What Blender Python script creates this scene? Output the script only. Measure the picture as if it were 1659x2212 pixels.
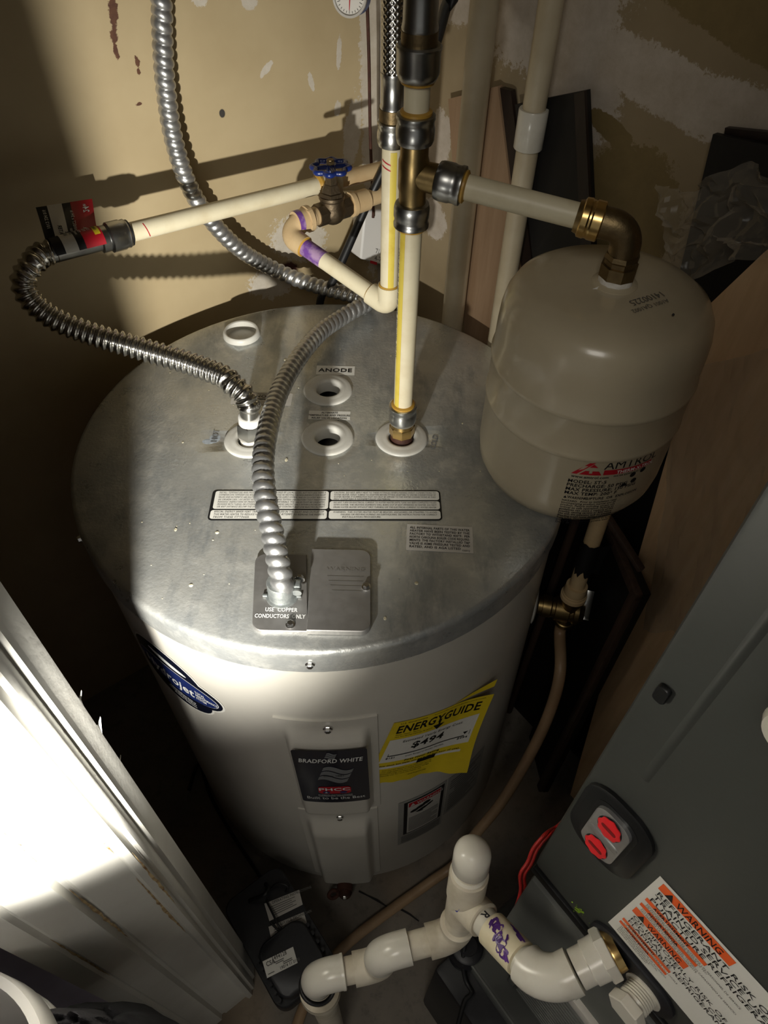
import bpy, bmesh, math, random
from math import sin, cos, pi, radians, sqrt, hypot, atan2
from mathutils import Vector, Matrix, Quaternion

for o in list(bpy.data.objects):
    bpy.data.objects.remove(o, do_unlink=True)
scene = bpy.context.scene
COL = scene.collection
random.seed(7)

# ------------------------------------------------------------------ camera
CAM_H = 1.42
TILT = radians(41.2)           # angle of the view axis from straight down
ROLL = atan2(30, 1344)
fwd = Vector((0, sin(TILT), -cos(TILT)))
rt0 = Vector((1, 0, 0)); up0 = rt0.cross(fwd)
rt = cos(ROLL) * rt0 + sin(ROLL) * up0
up = -sin(ROLL) * rt0 + cos(ROLL) * up0
cam_data = bpy.data.cameras.new('camera')
cam_data.sensor_fit = 'VERTICAL'; cam_data.sensor_height = 36.0
cam_data.lens = 36.0 * 1534.0 / 2212.0
cam_data.clip_start = 0.01; cam_data.clip_end = 30
cam = bpy.data.objects.new('camera', cam_data); COL.objects.link(cam)
mw = Matrix((rt, up, -fwd)).transposed().to_4x4(); mw.translation = Vector((0, 0, CAM_H))
cam.matrix_world = mw
scene.camera = cam

# ------------------------------------------------------------------ world and lights
world = bpy.data.worlds.new('room_ambient'); scene.world = world; world.use_nodes = True
bg = world.node_tree.nodes['Background']
bg.inputs[0].default_value = (0.95, 0.935, 0.89, 1); bg.inputs[1].default_value = 0.18

def spot(name, loc, target, watts, size_deg, blend, radius, color):
    d = bpy.data.lights.new(name, 'SPOT'); d.energy = watts; d.spot_size = radians(size_deg)
    d.spot_blend = blend; d.shadow_soft_size = radius; d.color = color
    o = bpy.data.objects.new(name, d); COL.objects.link(o); o.location = loc
    o.rotation_euler = (Vector(target) - Vector(loc)).to_track_quat('-Z', 'Y').to_euler()
    return o
def area(name, loc, target, watts, sx, sy, color):
    d = bpy.data.lights.new(name, 'AREA'); d.energy = watts; d.shape = 'RECTANGLE'; d.size = sx; d.size_y = sy; d.color = color
    o = bpy.data.objects.new(name, d); COL.objects.link(o); o.location = loc
    o.rotation_euler = (Vector(target) - Vector(loc)).to_track_quat('-Z', 'Y').to_euler()
    return o
# torch held low beside the photographer, aimed through the doorway at the heater and the left wall
torch = spot('torch_light', (-0.157, 0.011, 0.975), (-0.385, 0.75, 0.842), 42.0, 88, 1.0, 0.010, (1.0, 0.97, 0.89))
# ceiling lamp of the room behind the photographer
room_lamp = area('room_ceiling_lamp', (-0.25, -0.85, 2.25), (0.1, 0.5, 0.9), 6.0, 0.5, 0.5, (1.0, 0.95, 0.86))

vs = scene.view_settings
scene.display_settings.display_device = 'sRGB'
vs.view_transform = 'Standard'; vs.look = 'None'; vs.gamma = 1.0; vs.use_curve_mapping = False
vs.exposure = 0.0

# ------------------------------------------------------------------ room frame: e1 runs away to the left, e2 to the right
AZ = radians(38)
e1 = Vector((-sin(AZ), cos(AZ), 0)); e2 = Vector((cos(AZ), sin(AZ), 0)); ez = Vector((0, 0, 1))
def E(a, b, z=0.0): return e1 * a + e2 * b + ez * z
def srgb(r, g, b):
    f = lambda c: (c / 255 / 12.92) if c / 255 <= .04045 else ((c / 255 + .055) / 1.055) ** 2.4
    return (f(r), f(g), f(b), 1)

# ------------------------------------------------------------------ materials
MATS = {}
def newmat(name):
    m = bpy.data.materials.new(name); m.use_nodes = True
    nt = m.node_tree; bs = nt.nodes['Principled BSDF']
    MATS[name] = m
    return m, nt, bs
def N(nt, t, **kw):
    n = nt.nodes.new(t)
    for k, v in kw.items(): setattr(n, k, v)
    return n
def noise(nt, coord, scale, detail=4, rough=.55, stretch=None):
    if stretch:
        mp = N(nt, 'ShaderNodeMapping'); mp.inputs['Scale'].default_value = stretch
        nt.links.new(coord, mp.inputs['Vector']); coord = mp.outputs[0]
    n = N(nt, 'ShaderNodeTexNoise'); n.inputs['Scale'].default_value = scale
    n.inputs['Detail'].default_value = detail; n.inputs['Roughness'].default_value = rough
    nt.links.new(coord, n.inputs['Vector'])
    return n.outputs[0]
def ramp(nt, val, lo, hi, a=0.0, b=1.0):
    n = N(nt, 'ShaderNodeMapRange'); n.inputs[1].default_value = lo; n.inputs[2].default_value = hi
    n.inputs[3].default_value = a; n.inputs[4].default_value = b
    nt.links.new(val, n.inputs[0]); return n.outputs[0]
def mix(nt, fac, a, b):
    n = N(nt, 'ShaderNodeMix', data_type='RGBA')
    if hasattr(fac, 'node'): nt.links.new(fac, n.inputs[0])
    else: n.inputs[0].default_value = fac
    for s, v in ((6, a), (7, b)):
        if hasattr(v, 'node'): nt.links.new(v, n.inputs[s])
        else: n.inputs[s].default_value = v
    return n.outputs[2]
def mth(nt, op, a, b=None):
    n = N(nt, 'ShaderNodeMath', operation=op)
    for i, v in enumerate((a, b)):
        if v is None: continue
        if hasattr(v, 'node'): nt.links.new(v, n.inputs[i])
        else: n.inputs[i].default_value = v
    return n.outputs[0]
def bump(nt, bs, h, strength, dist=.002):
    n = N(nt, 'ShaderNodeBump'); n.inputs['Strength'].default_value = strength; n.inputs['Distance'].default_value = dist
    nt.links.new(h, n.inputs['Height']); nt.links.new(n.outputs[0], bs.inputs['Normal'])
def M(name, c1, c2=None, nscale=12, lo=.4, hi=.65, rough=.5, metal=0.0, bs_=0, bscale=80, rvar=0, stretch=None, coat=0, spec=None):
    if name in MATS: return MATS[name]
    m, nt, bs = newmat(name)
    co = N(nt, 'ShaderNodeTexCoord').outputs['Object']
    bs.inputs['Base Color'].default_value = c1
    bs.inputs['Roughness'].default_value = rough; bs.inputs['Metallic'].default_value = metal
    if spec is not None: bs.inputs['Specular IOR Level'].default_value = spec
    if coat: bs.inputs['Coat Weight'].default_value = coat; bs.inputs['Coat Roughness'].default_value = .12
    if c2:
        f = ramp(nt, noise(nt, co, nscale, 5, .6, stretch), lo, hi)
        nt.links.new(mix(nt, f, c1, c2), bs.inputs['Base Color'])
        if rvar: nt.links.new(ramp(nt, f, 0, 1, rough, rough + rvar), bs.inputs['Roughness'])
    if bs_: bump(nt, bs, noise(nt, co, bscale, 3), bs_)
    return m

M('cpvc', srgb(222, 212, 182), srgb(208, 194, 160), 30, .45, .8, .42)
M('cpvc_tan', srgb(206, 180, 138), srgb(190, 160, 118), 30, .4, .8, .45)
M('cpvc_stripe', srgb(218, 196, 84), srgb(204, 176, 60), 60, .5, .8, .45)
M('cement', srgb(196, 154, 66), srgb(160, 118, 46), 40, .4, .7, .4)
M('purple_primer', srgb(112, 70, 150), srgb(170, 140, 175), 60, .45, .62, .45)
M('purple_dark', srgb(72, 36, 110), srgb(100, 60, 140), 80, .45, .7, .35)
M('pvc_white', srgb(214, 210, 198), srgb(194, 188, 172), 22, .5, .85, .22, bs_=.05)
M('pvc_dusty', srgb(206, 198, 180), srgb(168, 156, 132), 26, .42, .75, .5, bs_=.08)
M('pvc_old', srgb(196, 184, 158), srgb(168, 152, 124), 9, .4, .75, .45)
M('brass', (.42, .30, .13, 1), (.24, .17, .075, 1), 24, .35, .7, .36, 1.0, bs_=.06, bscale=120)
M('brass_bright', (.72, .50, .20, 1), (.42, .29, .11, 1), 40, .45, .8, .25, 1.0)
M('brass_dark', (.20, .145, .075, 1), (.33, .25, .13, 1), 30, .5, .8, .48, 1.0, bs_=.25, bscale=160)
M('bronze', (.17, .13, .085, 1), (.28, .21, .12, 1), 34, .5, .75, .5, 1.0, bs_=.3, bscale=150)
M('steel', (.60, .60, .58, 1), (.42, .42, .41, 1), 30, .4, .75, .26, 1.0)
M('steel_dark', (.42, .42, .405, 1), (.28, .28, .275, 1), 30, .4, .75, .30, 1.0)
M('stainless', (.62, .60, .56, 1), (.46, .45, .42, 1), 24, .4, .8, .20, 1.0)
M('conduit', (.54, .54, .53, 1), (.36, .36, .36, 1), 40, .4, .75, .36, .85, bs_=.05, bscale=200)
M('zinc_cast', (.36, .38, .37, 1), (.24, .26, .26, 1), 140, .4, .7, .5, .75, bs_=.2, bscale=300)
M('chrome_screw', (.75, .75, .74, 1), rough=.2, metal=1.0)
M('black_rubber', srgb(20, 20, 21), srgb(32, 32, 32), 40, .5, .8, .45)
M('black_plastic', srgb(24, 25, 29), srgb(38, 39, 43), 18, .45, .8, .42, bs_=.08, bscale=120)
M('handwheel_blue', srgb(22, 44, 112), srgb(14, 28, 78), 40, .5, .75, .32, coat=.3)
M('heater_paint', srgb(204, 200, 190), srgb(196, 192, 181), 6, .4, .7, .34, bs_=.04, bscale=260, coat=.15)
M('tank_paint', srgb(190, 178, 152), srgb(178, 164, 138), 7, .4, .75, .26, bs_=.03, bscale=120, coat=.3)
M('port_plastic', srgb(206, 204, 196), srgb(190, 186, 174), 30, .5, .8, .42)
M('port_dark', srgb(60, 58, 54), srgb(90, 86, 78), 60, .4, .7, .7)
M('label_white', srgb(226, 224, 216), rough=.5)
M('label_grey', srgb(196, 192, 184), srgb(180, 176, 168), 30, .5, .8, rough=.5)
M('label_dim', srgb(150, 148, 142), srgb(160, 158, 150), 30, .5, .8, rough=.55)
M('print_black', srgb(18, 18, 20), rough=.5)
M('print_grey', srgb(96, 94, 90), rough=.6)
M('print_white', srgb(226, 226, 222), rough=.45)
M('print_silver', srgb(120, 122, 124), rough=.4)
M('badge_navy', srgb(18, 22, 38), rough=.22, coat=.4)
M('swirl_blue', srgb(30, 44, 98), rough=.3)
M('swirl_maroon', srgb(70, 30, 38), rough=.3)
M('print_red', srgb(178, 26, 40), rough=.45)
M('label_yellow', srgb(226, 200, 40), srgb(206, 180, 34), 20, .5, .8, rough=.5)
M('label_orange', srgb(232, 96, 40), rough=.5)
M('ptfe', srgb(226, 222, 214), srgb(200, 194, 184), 120, .4, .7, .55, bs_=.3, bscale=300)
M('rust', srgb(74, 40, 26), srgb(48, 26, 18), 60, .4, .7, .75, bs_=.4, bscale=200)
M('red_wire', srgb(214, 48, 44), rough=.35)
M('pex', srgb(168, 140, 108), srgb(146, 118, 88), 16, .4, .75, .42)
M('furnace_paint', srgb(66, 68, 65), srgb(59, 61, 58), 5, .4, .7, .45, .1, bs_=.03, bscale=200)
M('furnace_light', srgb(104, 106, 102), srgb(90, 92, 88), 8, .4, .7, .5)
M('furnace_black', srgb(16, 17, 18), rough=.4)
M('latch_silver', (.58, .58, .57, 1), (.44, .44, .44, 1), 30, .4, .7, .35, .8)
M('latch_red', srgb(222, 36, 42), srgb(200, 26, 34), 50, .5, .8, .4)
M('scrape_green', srgb(150, 190, 50), rough=.6)
M('door_white', srgb(214, 212, 204), srgb(200, 197, 188), 10, .45, .75, .4, bs_=.05, bscale=160)
M('door_chip', srgb(196, 172, 128), srgb(120, 88, 56), 90, .4, .65, .7)
M('wall_lavender', srgb(206, 198, 212), srgb(196, 188, 202), 12, .4, .7, .8, bs_=.1, bscale=120)
M('plastic_white', srgb(216, 214, 210), rough=.4)
M('cloth_black', srgb(24, 24, 28), srgb(38, 38, 42), 60, .4, .7, .9, bs_=.4, bscale=400)
M('cloth_grey', srgb(58, 57, 62), srgb(72, 70, 74), 60, .4, .7, .95, bs_=.5, bscale=500)
M('dark_red_cord', srgb(72, 34, 30), srgb(56, 26, 24), 30, .4, .7, .5)
M('marker_ink', srgb(30, 30, 36), rough=.5)
M('marker_blue', srgb(40, 44, 150), rough=.5)
M('marker_red', srgb(180, 30, 44), rough=.5)
M('insulation_foil', (.5, .5, .5, 1), rough=.4, metal=.8)
M('tape_black', srgb(14, 14, 15), rough=.6)
M('gauge_face', srgb(220, 216, 208), rough=.4)
M('gauge_blue', srgb(70, 100, 160), rough=.4)

def wood(name, c1, c2, stretch, rough=.6):
    m, nt, bs = newmat(name)
    co = N(nt, 'ShaderNodeTexCoord').outputs['Object']
    g = noise(nt, co, 6, 6, .6, stretch)
    k = noise(nt, co, 3, 2, .5)
    c = mix(nt, ramp(nt, g, .32, .68), c1, c2)
    dark = tuple(x * .55 for x in c1[:3]) + (1,)
    c = mix(nt, ramp(nt, k, .63, .70), c, dark)
    nt.links.new(c, bs.inputs['Base Color']); bs.inputs['Roughness'].default_value = rough
    bump(nt, bs, g, .15)
wood('plywood', srgb(236, 200, 156), srgb(220, 182, 136), (12, 12, 1.2))
wood('plywood_pale', srgb(148, 122, 96), srgb(134, 108, 82), (14, 14, 1.0))
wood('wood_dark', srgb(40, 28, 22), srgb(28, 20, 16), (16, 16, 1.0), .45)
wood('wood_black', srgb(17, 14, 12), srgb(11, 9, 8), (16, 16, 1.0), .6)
wood('wood_stick', srgb(74, 56, 44), srgb(54, 40, 32), (30, 30, 2.0))

# galvanised lid: spangle, smears, scratches and stains
def lid_mat():
    m, nt, bs = newmat('galvanised')
    co = N(nt, 'ShaderNodeTexCoord').outputs['Object']
    n1 = noise(nt, co, 9, 6, .65); n2 = noise(nt, co, 38, 5, .7); n3 = noise(nt, co, 260, 2, .5)
    n4 = noise(nt, co, 14, 7, .7, (1, .35, 1))
    c = mix(nt, ramp(nt, n1, .35, .68), (.44, .46, .46, 1), (.62, .62, .58, 1))
    c = mix(nt, ramp(nt, n2, .50, .72), c, (.66, .66, .62, 1))
    c = mix(nt, ramp(nt, n4, .53, .64, 0, .75), c, (.30, .32, .33, 1))
    nt.links.new(c, bs.inputs['Base Color']); bs.inputs['Metallic'].default_value = .62
    r = mth(nt, 'ADD', ramp(nt, n2, .3, .75, .22, .44), ramp(nt, n4, .45, .65, 0, .14))
    nt.links.new(r, bs.inputs['Roughness'])
    h = mth(nt, 'ADD', n3, mth(nt, 'MULTIPLY', n2, 1.5)); bump(nt, bs, h, .16)
lid_mat()
def cover_mat():
    m, nt, bs = newmat('cover_steel')
    co = N(nt, 'ShaderNodeTexCoord').outputs['Object']
    n1 = noise(nt, co, 60, 5, .7); n2 = noise(nt, co, 12, 4)
    c = mix(nt, ramp(nt, n2, .35, .7), (.30, .29, .28, 1), (.38, .37, .355, 1))
    nt.links.new(c, bs.inputs['Base Color']); bs.inputs['Metallic'].default_value = .8
    nt.links.new(ramp(nt, n1, .3, .75, .42, .58), bs.inputs['Roughness']); bump(nt, bs, n1, .08)
cover_mat()

def concrete():
    m, nt, bs = newmat('concrete')
    co = N(nt, 'ShaderNodeTexCoord').outputs['Object']
    n1 = noise(nt, co, 5, 7, .65); n2 = noise(nt, co, 45, 5, .7); n3 = noise(nt, co, 2.2, 3)
    c = mix(nt, ramp(nt, n1, .3, .7), srgb(112, 106, 98), srgb(140, 132, 120))
    c = mix(nt, ramp(nt, n2, .52, .72, 0, .6), c, srgb(84, 78, 72))
    c = mix(nt, ramp(nt, n3, .5, .62, 0, .6), c, srgb(150, 126, 96))
    nt.links.new(c, bs.inputs['Base Color']); bs.inputs['Roughness'].default_value = .8
    bump(nt, bs, n2, .25)
concrete()

# painted drywall with ragged patches (local x along the wall, local z up)
def wall_mat(name, base1, base2, layers, bumpy=.12):
    m, nt, bs = newmat(name)
    co = N(nt, 'ShaderNodeTexCoord').outputs['Object']
    n1 = noise(nt, co, 7, 4); c = mix(nt, ramp(nt, n1, .35, .7), base1, base2)
    n2 = noise(nt, co, 34, 7, .75); n3 = noise(nt, co, 150, 5, .75)
    rag = mth(nt, 'ADD', mth(nt, 'MULTIPLY', mth(nt, 'SUBTRACT', n2, .5), 1.0), mth(nt, 'MULTIPLY', mth(nt, 'SUBTRACT', n3, .5), 1.3))
    height = mth(nt, 'MULTIPLY', noise(nt, co, 120, 3), .25)
    for col, col2, soft, k, blobs in layers:
        acc = None
        for (bx, bz, rx, rz, ang) in blobs:
            mp = N(nt, 'ShaderNodeVectorMath', operation='SUBTRACT'); nt.links.new(co, mp.inputs[0]); mp.inputs[1].default_value = (bx, 0, bz)
            src = mp.outputs[0]
            if ang:
                vr = N(nt, 'ShaderNodeVectorRotate', rotation_type='Y_AXIS'); vr.inputs['Angle'].default_value = radians(ang)
                nt.links.new(src, vr.inputs['Vector']); src = vr.outputs[0]
            ml = N(nt, 'ShaderNodeVectorMath', operation='MULTIPLY'); nt.links.new(src, ml.inputs[0]); ml.inputs[1].default_value = (1 / rx, 0, 1 / rz)
            ln = N(nt, 'ShaderNodeVectorMath', operation='LENGTH'); nt.links.new(ml.outputs[0], ln.inputs[0])
            d = ln.outputs['Value']
            acc = d if acc is None else mth(nt, 'MINIMUM', acc, d)
        dd = mth(nt, 'ADD', acc, mth(nt, 'MULTIPLY', rag, k))
        mask = ramp(nt, dd, 1 - soft, 1 + soft, 1, 0)
        cc = mix(nt, ramp(nt, n2, .35, .7), col, col2)
        c = mix(nt, mask, c, cc)
        height = mth(nt, 'ADD', height, mth(nt, 'MULTIPLY', mask, .5))
    nt.links.new(c, bs.inputs['Base Color']); bs.inputs['Roughness'].default_value = .62
    bump(nt, bs, height, bumpy, .004)
    return m

def plastic_film():
    m, nt, bs = newmat('clear_film')
    out = nt.nodes['Material Output']
    bs.inputs['Base Color'].default_value = srgb(196, 186, 168); bs.inputs['Roughness'].default_value = .18
    tr = N(nt, 'ShaderNodeBsdfTransparent'); mx = N(nt, 'ShaderNodeMixShader')
    fr = N(nt, 'ShaderNodeLayerWeight'); fr.inputs[0].default_value = .35
    nt.links.new(ramp(nt, fr.outputs['Facing'], 0, 1, .14, .60), mx.inputs[0])
    nt.links.new(tr.outputs[0], mx.inputs[1]); nt.links.new(bs.outputs[0], mx.inputs[2]); nt.links.new(mx.outputs[0], out.inputs['Surface'])
plastic_film()

# ------------------------------------------------------------------ mesh helpers
WL = {}
def wloc(o): return WL.get(o.name, Vector((0, 0, 0))) if o else Vector((0, 0, 0))
def tag(o, label=None, cat=None, group=None, kind=None):
    if label: o['label'] = label
    if cat: o['category'] = cat
    if group: o['group'] = group
    if kind: o['kind'] = kind
    return o
def thing(name, loc, label, cat, group=None):
    o = bpy.data.objects.new(name, None); o.empty_display_size = .05; COL.objects.link(o); o.location = loc
    WL[o.name] = Vector(loc)
    return tag(o, label, cat, group)
def frame(d):
    d = Vector(d).normalized()
    a = Vector((0, 0, 1)) if abs(d.z) < .9 else Vector((1, 0, 0))
    u = d.cross(a).normalized(); return u, d.cross(u).normalized(), d
def spline(pts, n=24):
    P = [Vector(p) for p in pts]; P = [P[0] * 2 - P[1]] + P + [P[-1] * 2 - P[-2]]
    out = []
    for i in range(1, len(P) - 2):
        p0, p1, p2, p3 = P[i - 1:i + 3]
        for k in range(n):
            t = k / n
            # centripetal-like Catmull-Rom
            out.append(.5 * ((2 * p1) + (p2 - p0) * t + (2 * p0 - 5 * p1 + 4 * p2 - p3) * t * t + (3 * p1 - p0 - 3 * p2 + p3) * t ** 3))
    out.append(P[-2].copy()); return out
def resample(pts, step):
    L = [0]
    for a, b in zip(pts, pts[1:]): L.append(L[-1] + (b - a).length)
    n = max(2, int(L[-1] / step)); out = []; j = 0
    for i in range(n + 1):
        s = L[-1] * i / n
        while j < len(L) - 2 and L[j + 1] < s: j += 1
        t = (s - L[j]) / max(1e-9, L[j + 1] - L[j]); out.append(pts[j].lerp(pts[j + 1], min(1, t)))
    return out, L[-1]

class MB:
    def __init__(s): s.v = []; s.f = []
    def add(s, verts, faces):
        o = len(s.v); s.v += [Vector(p) for p in verts]; s.f += [tuple(i + o for i in f) for f in faces]; return s
    def ring_loft(s, rings, cap0=True, cap1=True):
        n = len(rings[0]); o = len(s.v)
        for r in rings: s.v += [Vector(p) for p in r]
        for i in range(len(rings) - 1):
            for k in range(n):
                a = o + i * n + k; b = o + i * n + (k + 1) % n
                s.f.append((a, b, b + n, a + n))
        if cap0: s.f.append(tuple(o + k for k in reversed(range(n))))
        if cap1: s.f.append(tuple(o + (len(rings) - 1) * n + k for k in range(n)))
        return s
    def lathe(s, org, d, prof, n=32, cap0=True, cap1=True, start=0):
        u, w, d = frame(d); org = Vector(org)
        rings = [[org + d * h + (u * cos(2 * pi * k / n + start) + w * sin(2 * pi * k / n + start)) * r for k in range(n)] for h, r in prof]
        return s.ring_loft(rings, cap0, cap1)
    def cyl(s, a, b, r, r2=None, n=24, start=0):
        a = Vector(a); b = Vector(b)
        return s.lathe(a, b - a, [(0, r), ((b - a).length, r if r2 is None else r2)], n, start=start)
    def tube(s, pts, r, n=16, step=.006, caps=True):
        P, L = resample([Vector(p) for p in pts], step)
        T = [(P[min(i + 1, len(P) - 1)] - P[max(i - 1, 0)]).normalized() for i in range(len(P))]
        u = frame(T[0])[0]; rings = []
        for i, p in enumerate(P):
            u = (u - T[i] * u.dot(T[i])).normalized(); w = T[i].cross(u)
            q = L * i / (len(P) - 1)
            rings.append([p + (u * cos(2 * pi * k / n) + w * sin(2 * pi * k / n)) * (r(q, 2 * pi * k / n) if callable(r) else r) for k in range(n)])
        return s.ring_loft(rings, caps, caps)
    def box(s, c, ax, ay, az, sx, sy, sz, bev=0):
        c = Vector(c); ax = Vector(ax).normalized(); ay = Vector(ay).normalized(); az = Vector(az).normalized()
        bm = bmesh.new(); bmesh.ops.create_cube(bm, size=1)
        for v in bm.verts: v.co = Vector((v.co.x * sx, v.co.y * sy, v.co.z * sz))
        if bev: bmesh.ops.bevel(bm, geom=list(bm.edges), offset=bev, segments=2, profile=.5, affect='EDGES')
        bm.verts.index_update()
        s.add([c + ax * v.co.x + ay * v.co.y + az * v.co.z for v in bm.verts], [[v.index for v in f.verts] for f in bm.faces])
        bm.free(); return s
    def prism(s, poly, d):
        n = len(poly); d = Vector(d); P = [Vector(p) for p in poly]
        return s.add(P + [p + d for p in P], [tuple(reversed(range(n))), tuple(range(n, 2 * n))] + [(i, (i + 1) % n, n + (i + 1) % n, n + i) for i in range(n)])
    def grid(s, fn, nu, nv):
        v = [fn(i / nu, j / nv) for j in range(nv + 1) for i in range(nu + 1)]
        return s.add(v, [(j * (nu + 1) + i, j * (nu + 1) + i + 1, (j + 1) * (nu + 1) + i + 1, (j + 1) * (nu + 1) + i) for j in range(nv) for i in range(nu)])
    def sphere(s, c, r, n=16, sq=(1, 1, 1)):
        c = Vector(c); rings = []
        m = n // 2
        for j in range(1, m):
            a = pi * j / m
            rings.append([c + Vector((cos(2 * pi * k / n) * sin(a) * r * sq[0], sin(2 * pi * k / n) * sin(a) * r * sq[1], -cos(a) * r * sq[2])) for k in range(n)])
        return s.ring_loft(rings)
    def sheet(s, mp, x0, y0, x1, y1, off=0, nu=1, nv=1, rad=0):
        # a flat print area on a surface; mp(x, y, off) gives a point; rad rounds the corners
        if rad:
            pts = []
            for cx_, cy_, a0 in ((x1 - rad, y1 - rad, 0), (x0 + rad, y1 - rad, 90), (x0 + rad, y0 + rad, 180), (x1 - rad, y0 + rad, 270)):
                for k in range(5):
                    a = radians(a0 + 90 * k / 4); pts.append((cx_ + rad * cos(a), cy_ + rad * sin(a)))
            if nu == 1: return s.add([mp(x, y, off) for x, y in pts], [tuple(range(len(pts)))])
            return s.poly(mp, pts, off, (x1 - x0) / nu)
        return s.grid(lambda a, b: mp(x0 + (x1 - x0) * a, y0 + (y1 - y0) * b, off), nu, nv)
    def poly(s, mp, pts, off=0, step=None):
        # outline polygon sliced in x so that it can follow a curved surface
        if not step: return s.add([mp(x, y, off) for x, y in pts], [tuple(range(len(pts)))])
        bm = bmesh.new(); vs_ = [bm.verts.new((x, y, 0)) for x, y in pts]; bm.faces.new(vs_)
        xs = [p[0] for p in pts]; x = min(xs) + step
        while x < max(xs) - 1e-6:
            bmesh.ops.bisect_plane(bm, geom=bm.verts[:] + bm.edges[:] + bm.faces[:], plane_co=(x, 0, 0), plane_no=(1, 0, 0)); x += step
        bm.verts.index_update()
        s.add([mp(v.co.x, v.co.y, off) for v in bm.verts], [[v.index for v in f.verts] for f in bm.faces]); bm.free(); return s
    def text(s, mp, txt, x, y, size, off=.0003, sx=1.0, align='L', bold=False, shear=0, rot=0, arc=None):
        w = text_width(txt, size, sx, bold)
        cx_ = 0 if align == 'L' else (-w / 2 if align == 'C' else -w)
        ca, sa = cos(radians(rot)), sin(radians(rot))
        for ch in txt:
            gv, gf, adv = GLYPH[(ch, bold)] if (ch, bold) in GLYPH else GLYPH[(' ', bold)]
            if gv:
                pts = []
                for (a, b) in gv:
                    px = cx_ + (a + shear * b) * size * sx; py = b * size
                    if arc: py += arc(px)
                    pts.append(mp(x + px * ca - py * sa, y + px * sa + py * ca, off))
                s.add(pts, gf)
            cx_ += adv * size * sx
        return s
    def build(s, name, mat, parent=None, angle=35, two=False):
        me = bpy.data.meshes.new(name); base = wloc(parent)
        me.from_pydata([p - base for p in s.v], [], s.f)
        bm = bmesh.new(); bm.from_mesh(me); 
        if not two: bmesh.ops.recalc_face_normals(bm, faces=bm.faces)
        bm.to_mesh(me); bm.free()
        me.materials.append(MATS[mat] if isinstance(mat, str) else mat)
        if angle:
            me.polygons.foreach_set('use_smooth', [True] * len(me.polygons)); me.set_sharp_from_angle(angle=radians(angle))
        o = bpy.data.objects.new(name, me); COL.objects.link(o)
        if parent: o.parent = parent
        WL[o.name] = base
        return o

# letter shapes of the built-in typeface, extracted once
GLYPH = {}
def load_glyphs():
    chars = "ABCDEFGHIJKLMNOPQRSTUVWXYZabcdefghijklmnopqrstuvwxyz0123456789 .,:;-/$&()'!*#%+=@\"°?"
    objs = []
    for bold in (False, True):
        for ch in chars:
            for kind in ('g', 'w'):
                cu = bpy.data.curves.new('glyph', 'FONT'); cu.body = ch if kind == 'g' else 'I' + ch + 'I'
                cu.size = 1; cu.resolution_u = 2; cu.fill_mode = 'FRONT' if kind == 'g' else 'NONE'
                if bold: cu.offset = .022
                o = bpy.data.objects.new('glyph', cu); COL.objects.link(o); objs.append((ch, bold, kind, o))
    cu = bpy.data.curves.new('glyph', 'FONT'); cu.body = 'II'; cu.size = 1; cu.fill_mode = 'NONE'
    ref = bpy.data.objects.new('glyph', cu); COL.objects.link(ref)
    dg = bpy.context.evaluated_depsgraph_get()
    def span(o):
        me = o.evaluated_get(dg).to_mesh(); xs = [v.co.x for v in me.vertices]; r = (max(xs) - min(xs)) if xs else 0
        o.evaluated_get(dg).to_mesh_clear(); return r
    w0 = span(ref); tmp = {}
    for ch, bold, kind, o in objs:
        if kind == 'g':
            me = o.evaluated_get(dg).to_mesh()
            tmp[(ch, bold)] = ([(v.co.x, v.co.y) for v in me.vertices], [tuple(p.vertices) for p in me.polygons])
            o.evaluated_get(dg).to_mesh_clear()
        else:
            GLYPH[(ch, bold)] = span(o) - w0
    for k, (v, f) in tmp.items(): GLYPH[k] = (v, f, GLYPH[k] + (.03 if k[1] else 0))
    cus = [o.data for *_, o in objs] + [ref.data]
    for *_, o in objs: bpy.data.objects.remove(o)
    bpy.data.objects.remove(ref)
    for c in cus: bpy.data.curves.remove(c)
load_glyphs()
def text_width(txt, size, sx=1.0, bold=False):
    return sum((GLYPH[(c, bold)] if (c, bold) in GLYPH else GLYPH[(' ', bold)])[2] for c in txt) * size * sx

def hex_screw(parent, p, d, r=.004, name='screw'):
    mb = MB(); u, w, d = frame(d); p = Vector(p)
    mb.lathe(p, d, [(0, r * 1.35), (r * .25, r * 1.35), (r * .3, r * 1.05)], 16)
    mb.lathe(p + d * r * .3, d, [(0, r), (r * .8, r), (r * .95, r * .8)], 6)
    return mb.build(name, 'chrome_screw', parent, 30)

# ================================================================== the setting
W1, W2 = .93, .70           # far-left wall and right wall of the closet
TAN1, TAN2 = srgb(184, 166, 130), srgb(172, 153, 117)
MUD1, MUD2 = srgb(204, 196, 182), srgb(184, 174, 156)
RUST1, RUST2 = srgb(74, 42, 30), srgb(110, 74, 48)
wall_mat('wall_left_paint', TAN1, TAN2, [
    (MUD1, MUD2, .05, 1.15, [(.012, 1.15, .022, .42, 0), (.05, .99, .016, .05, 10), (.155, .852, .055, .034, 25), (.215, .795, .040, .024, 20),
                            (.186, 1.099, .012, .0045, -38), (.118, 1.072, .004, .013, -14), (.265, 1.19, .011, .012, 0), (.20, 1.175, .011, .010, 20),
                            (.075, 1.03, .006, .010, 20), (.07, 1.10, .004, .02, 5)]),
    (RUST1, RUST2, .10, 1.9, [(.372, 1.186, .0045, .016, 12), (.378, 1.165, .004, .006, 0), (.379, 1.150, .0025, .008, 0), (.357, 1.135, .003, .005, 0), (.358, 1.125, .002, .004, 0), (.366, 1.092, .0035, .0018, 0)]),
    (srgb(66, 62, 58), srgb(50, 48, 46), .12, .15, [(.258, 1.0597, .0042, .0052, 0)]),
    (srgb(60, 32, 30), srgb(90, 48, 44), .25, .9, [(.178, .812, .016, .010, 25)]),
])
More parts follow.
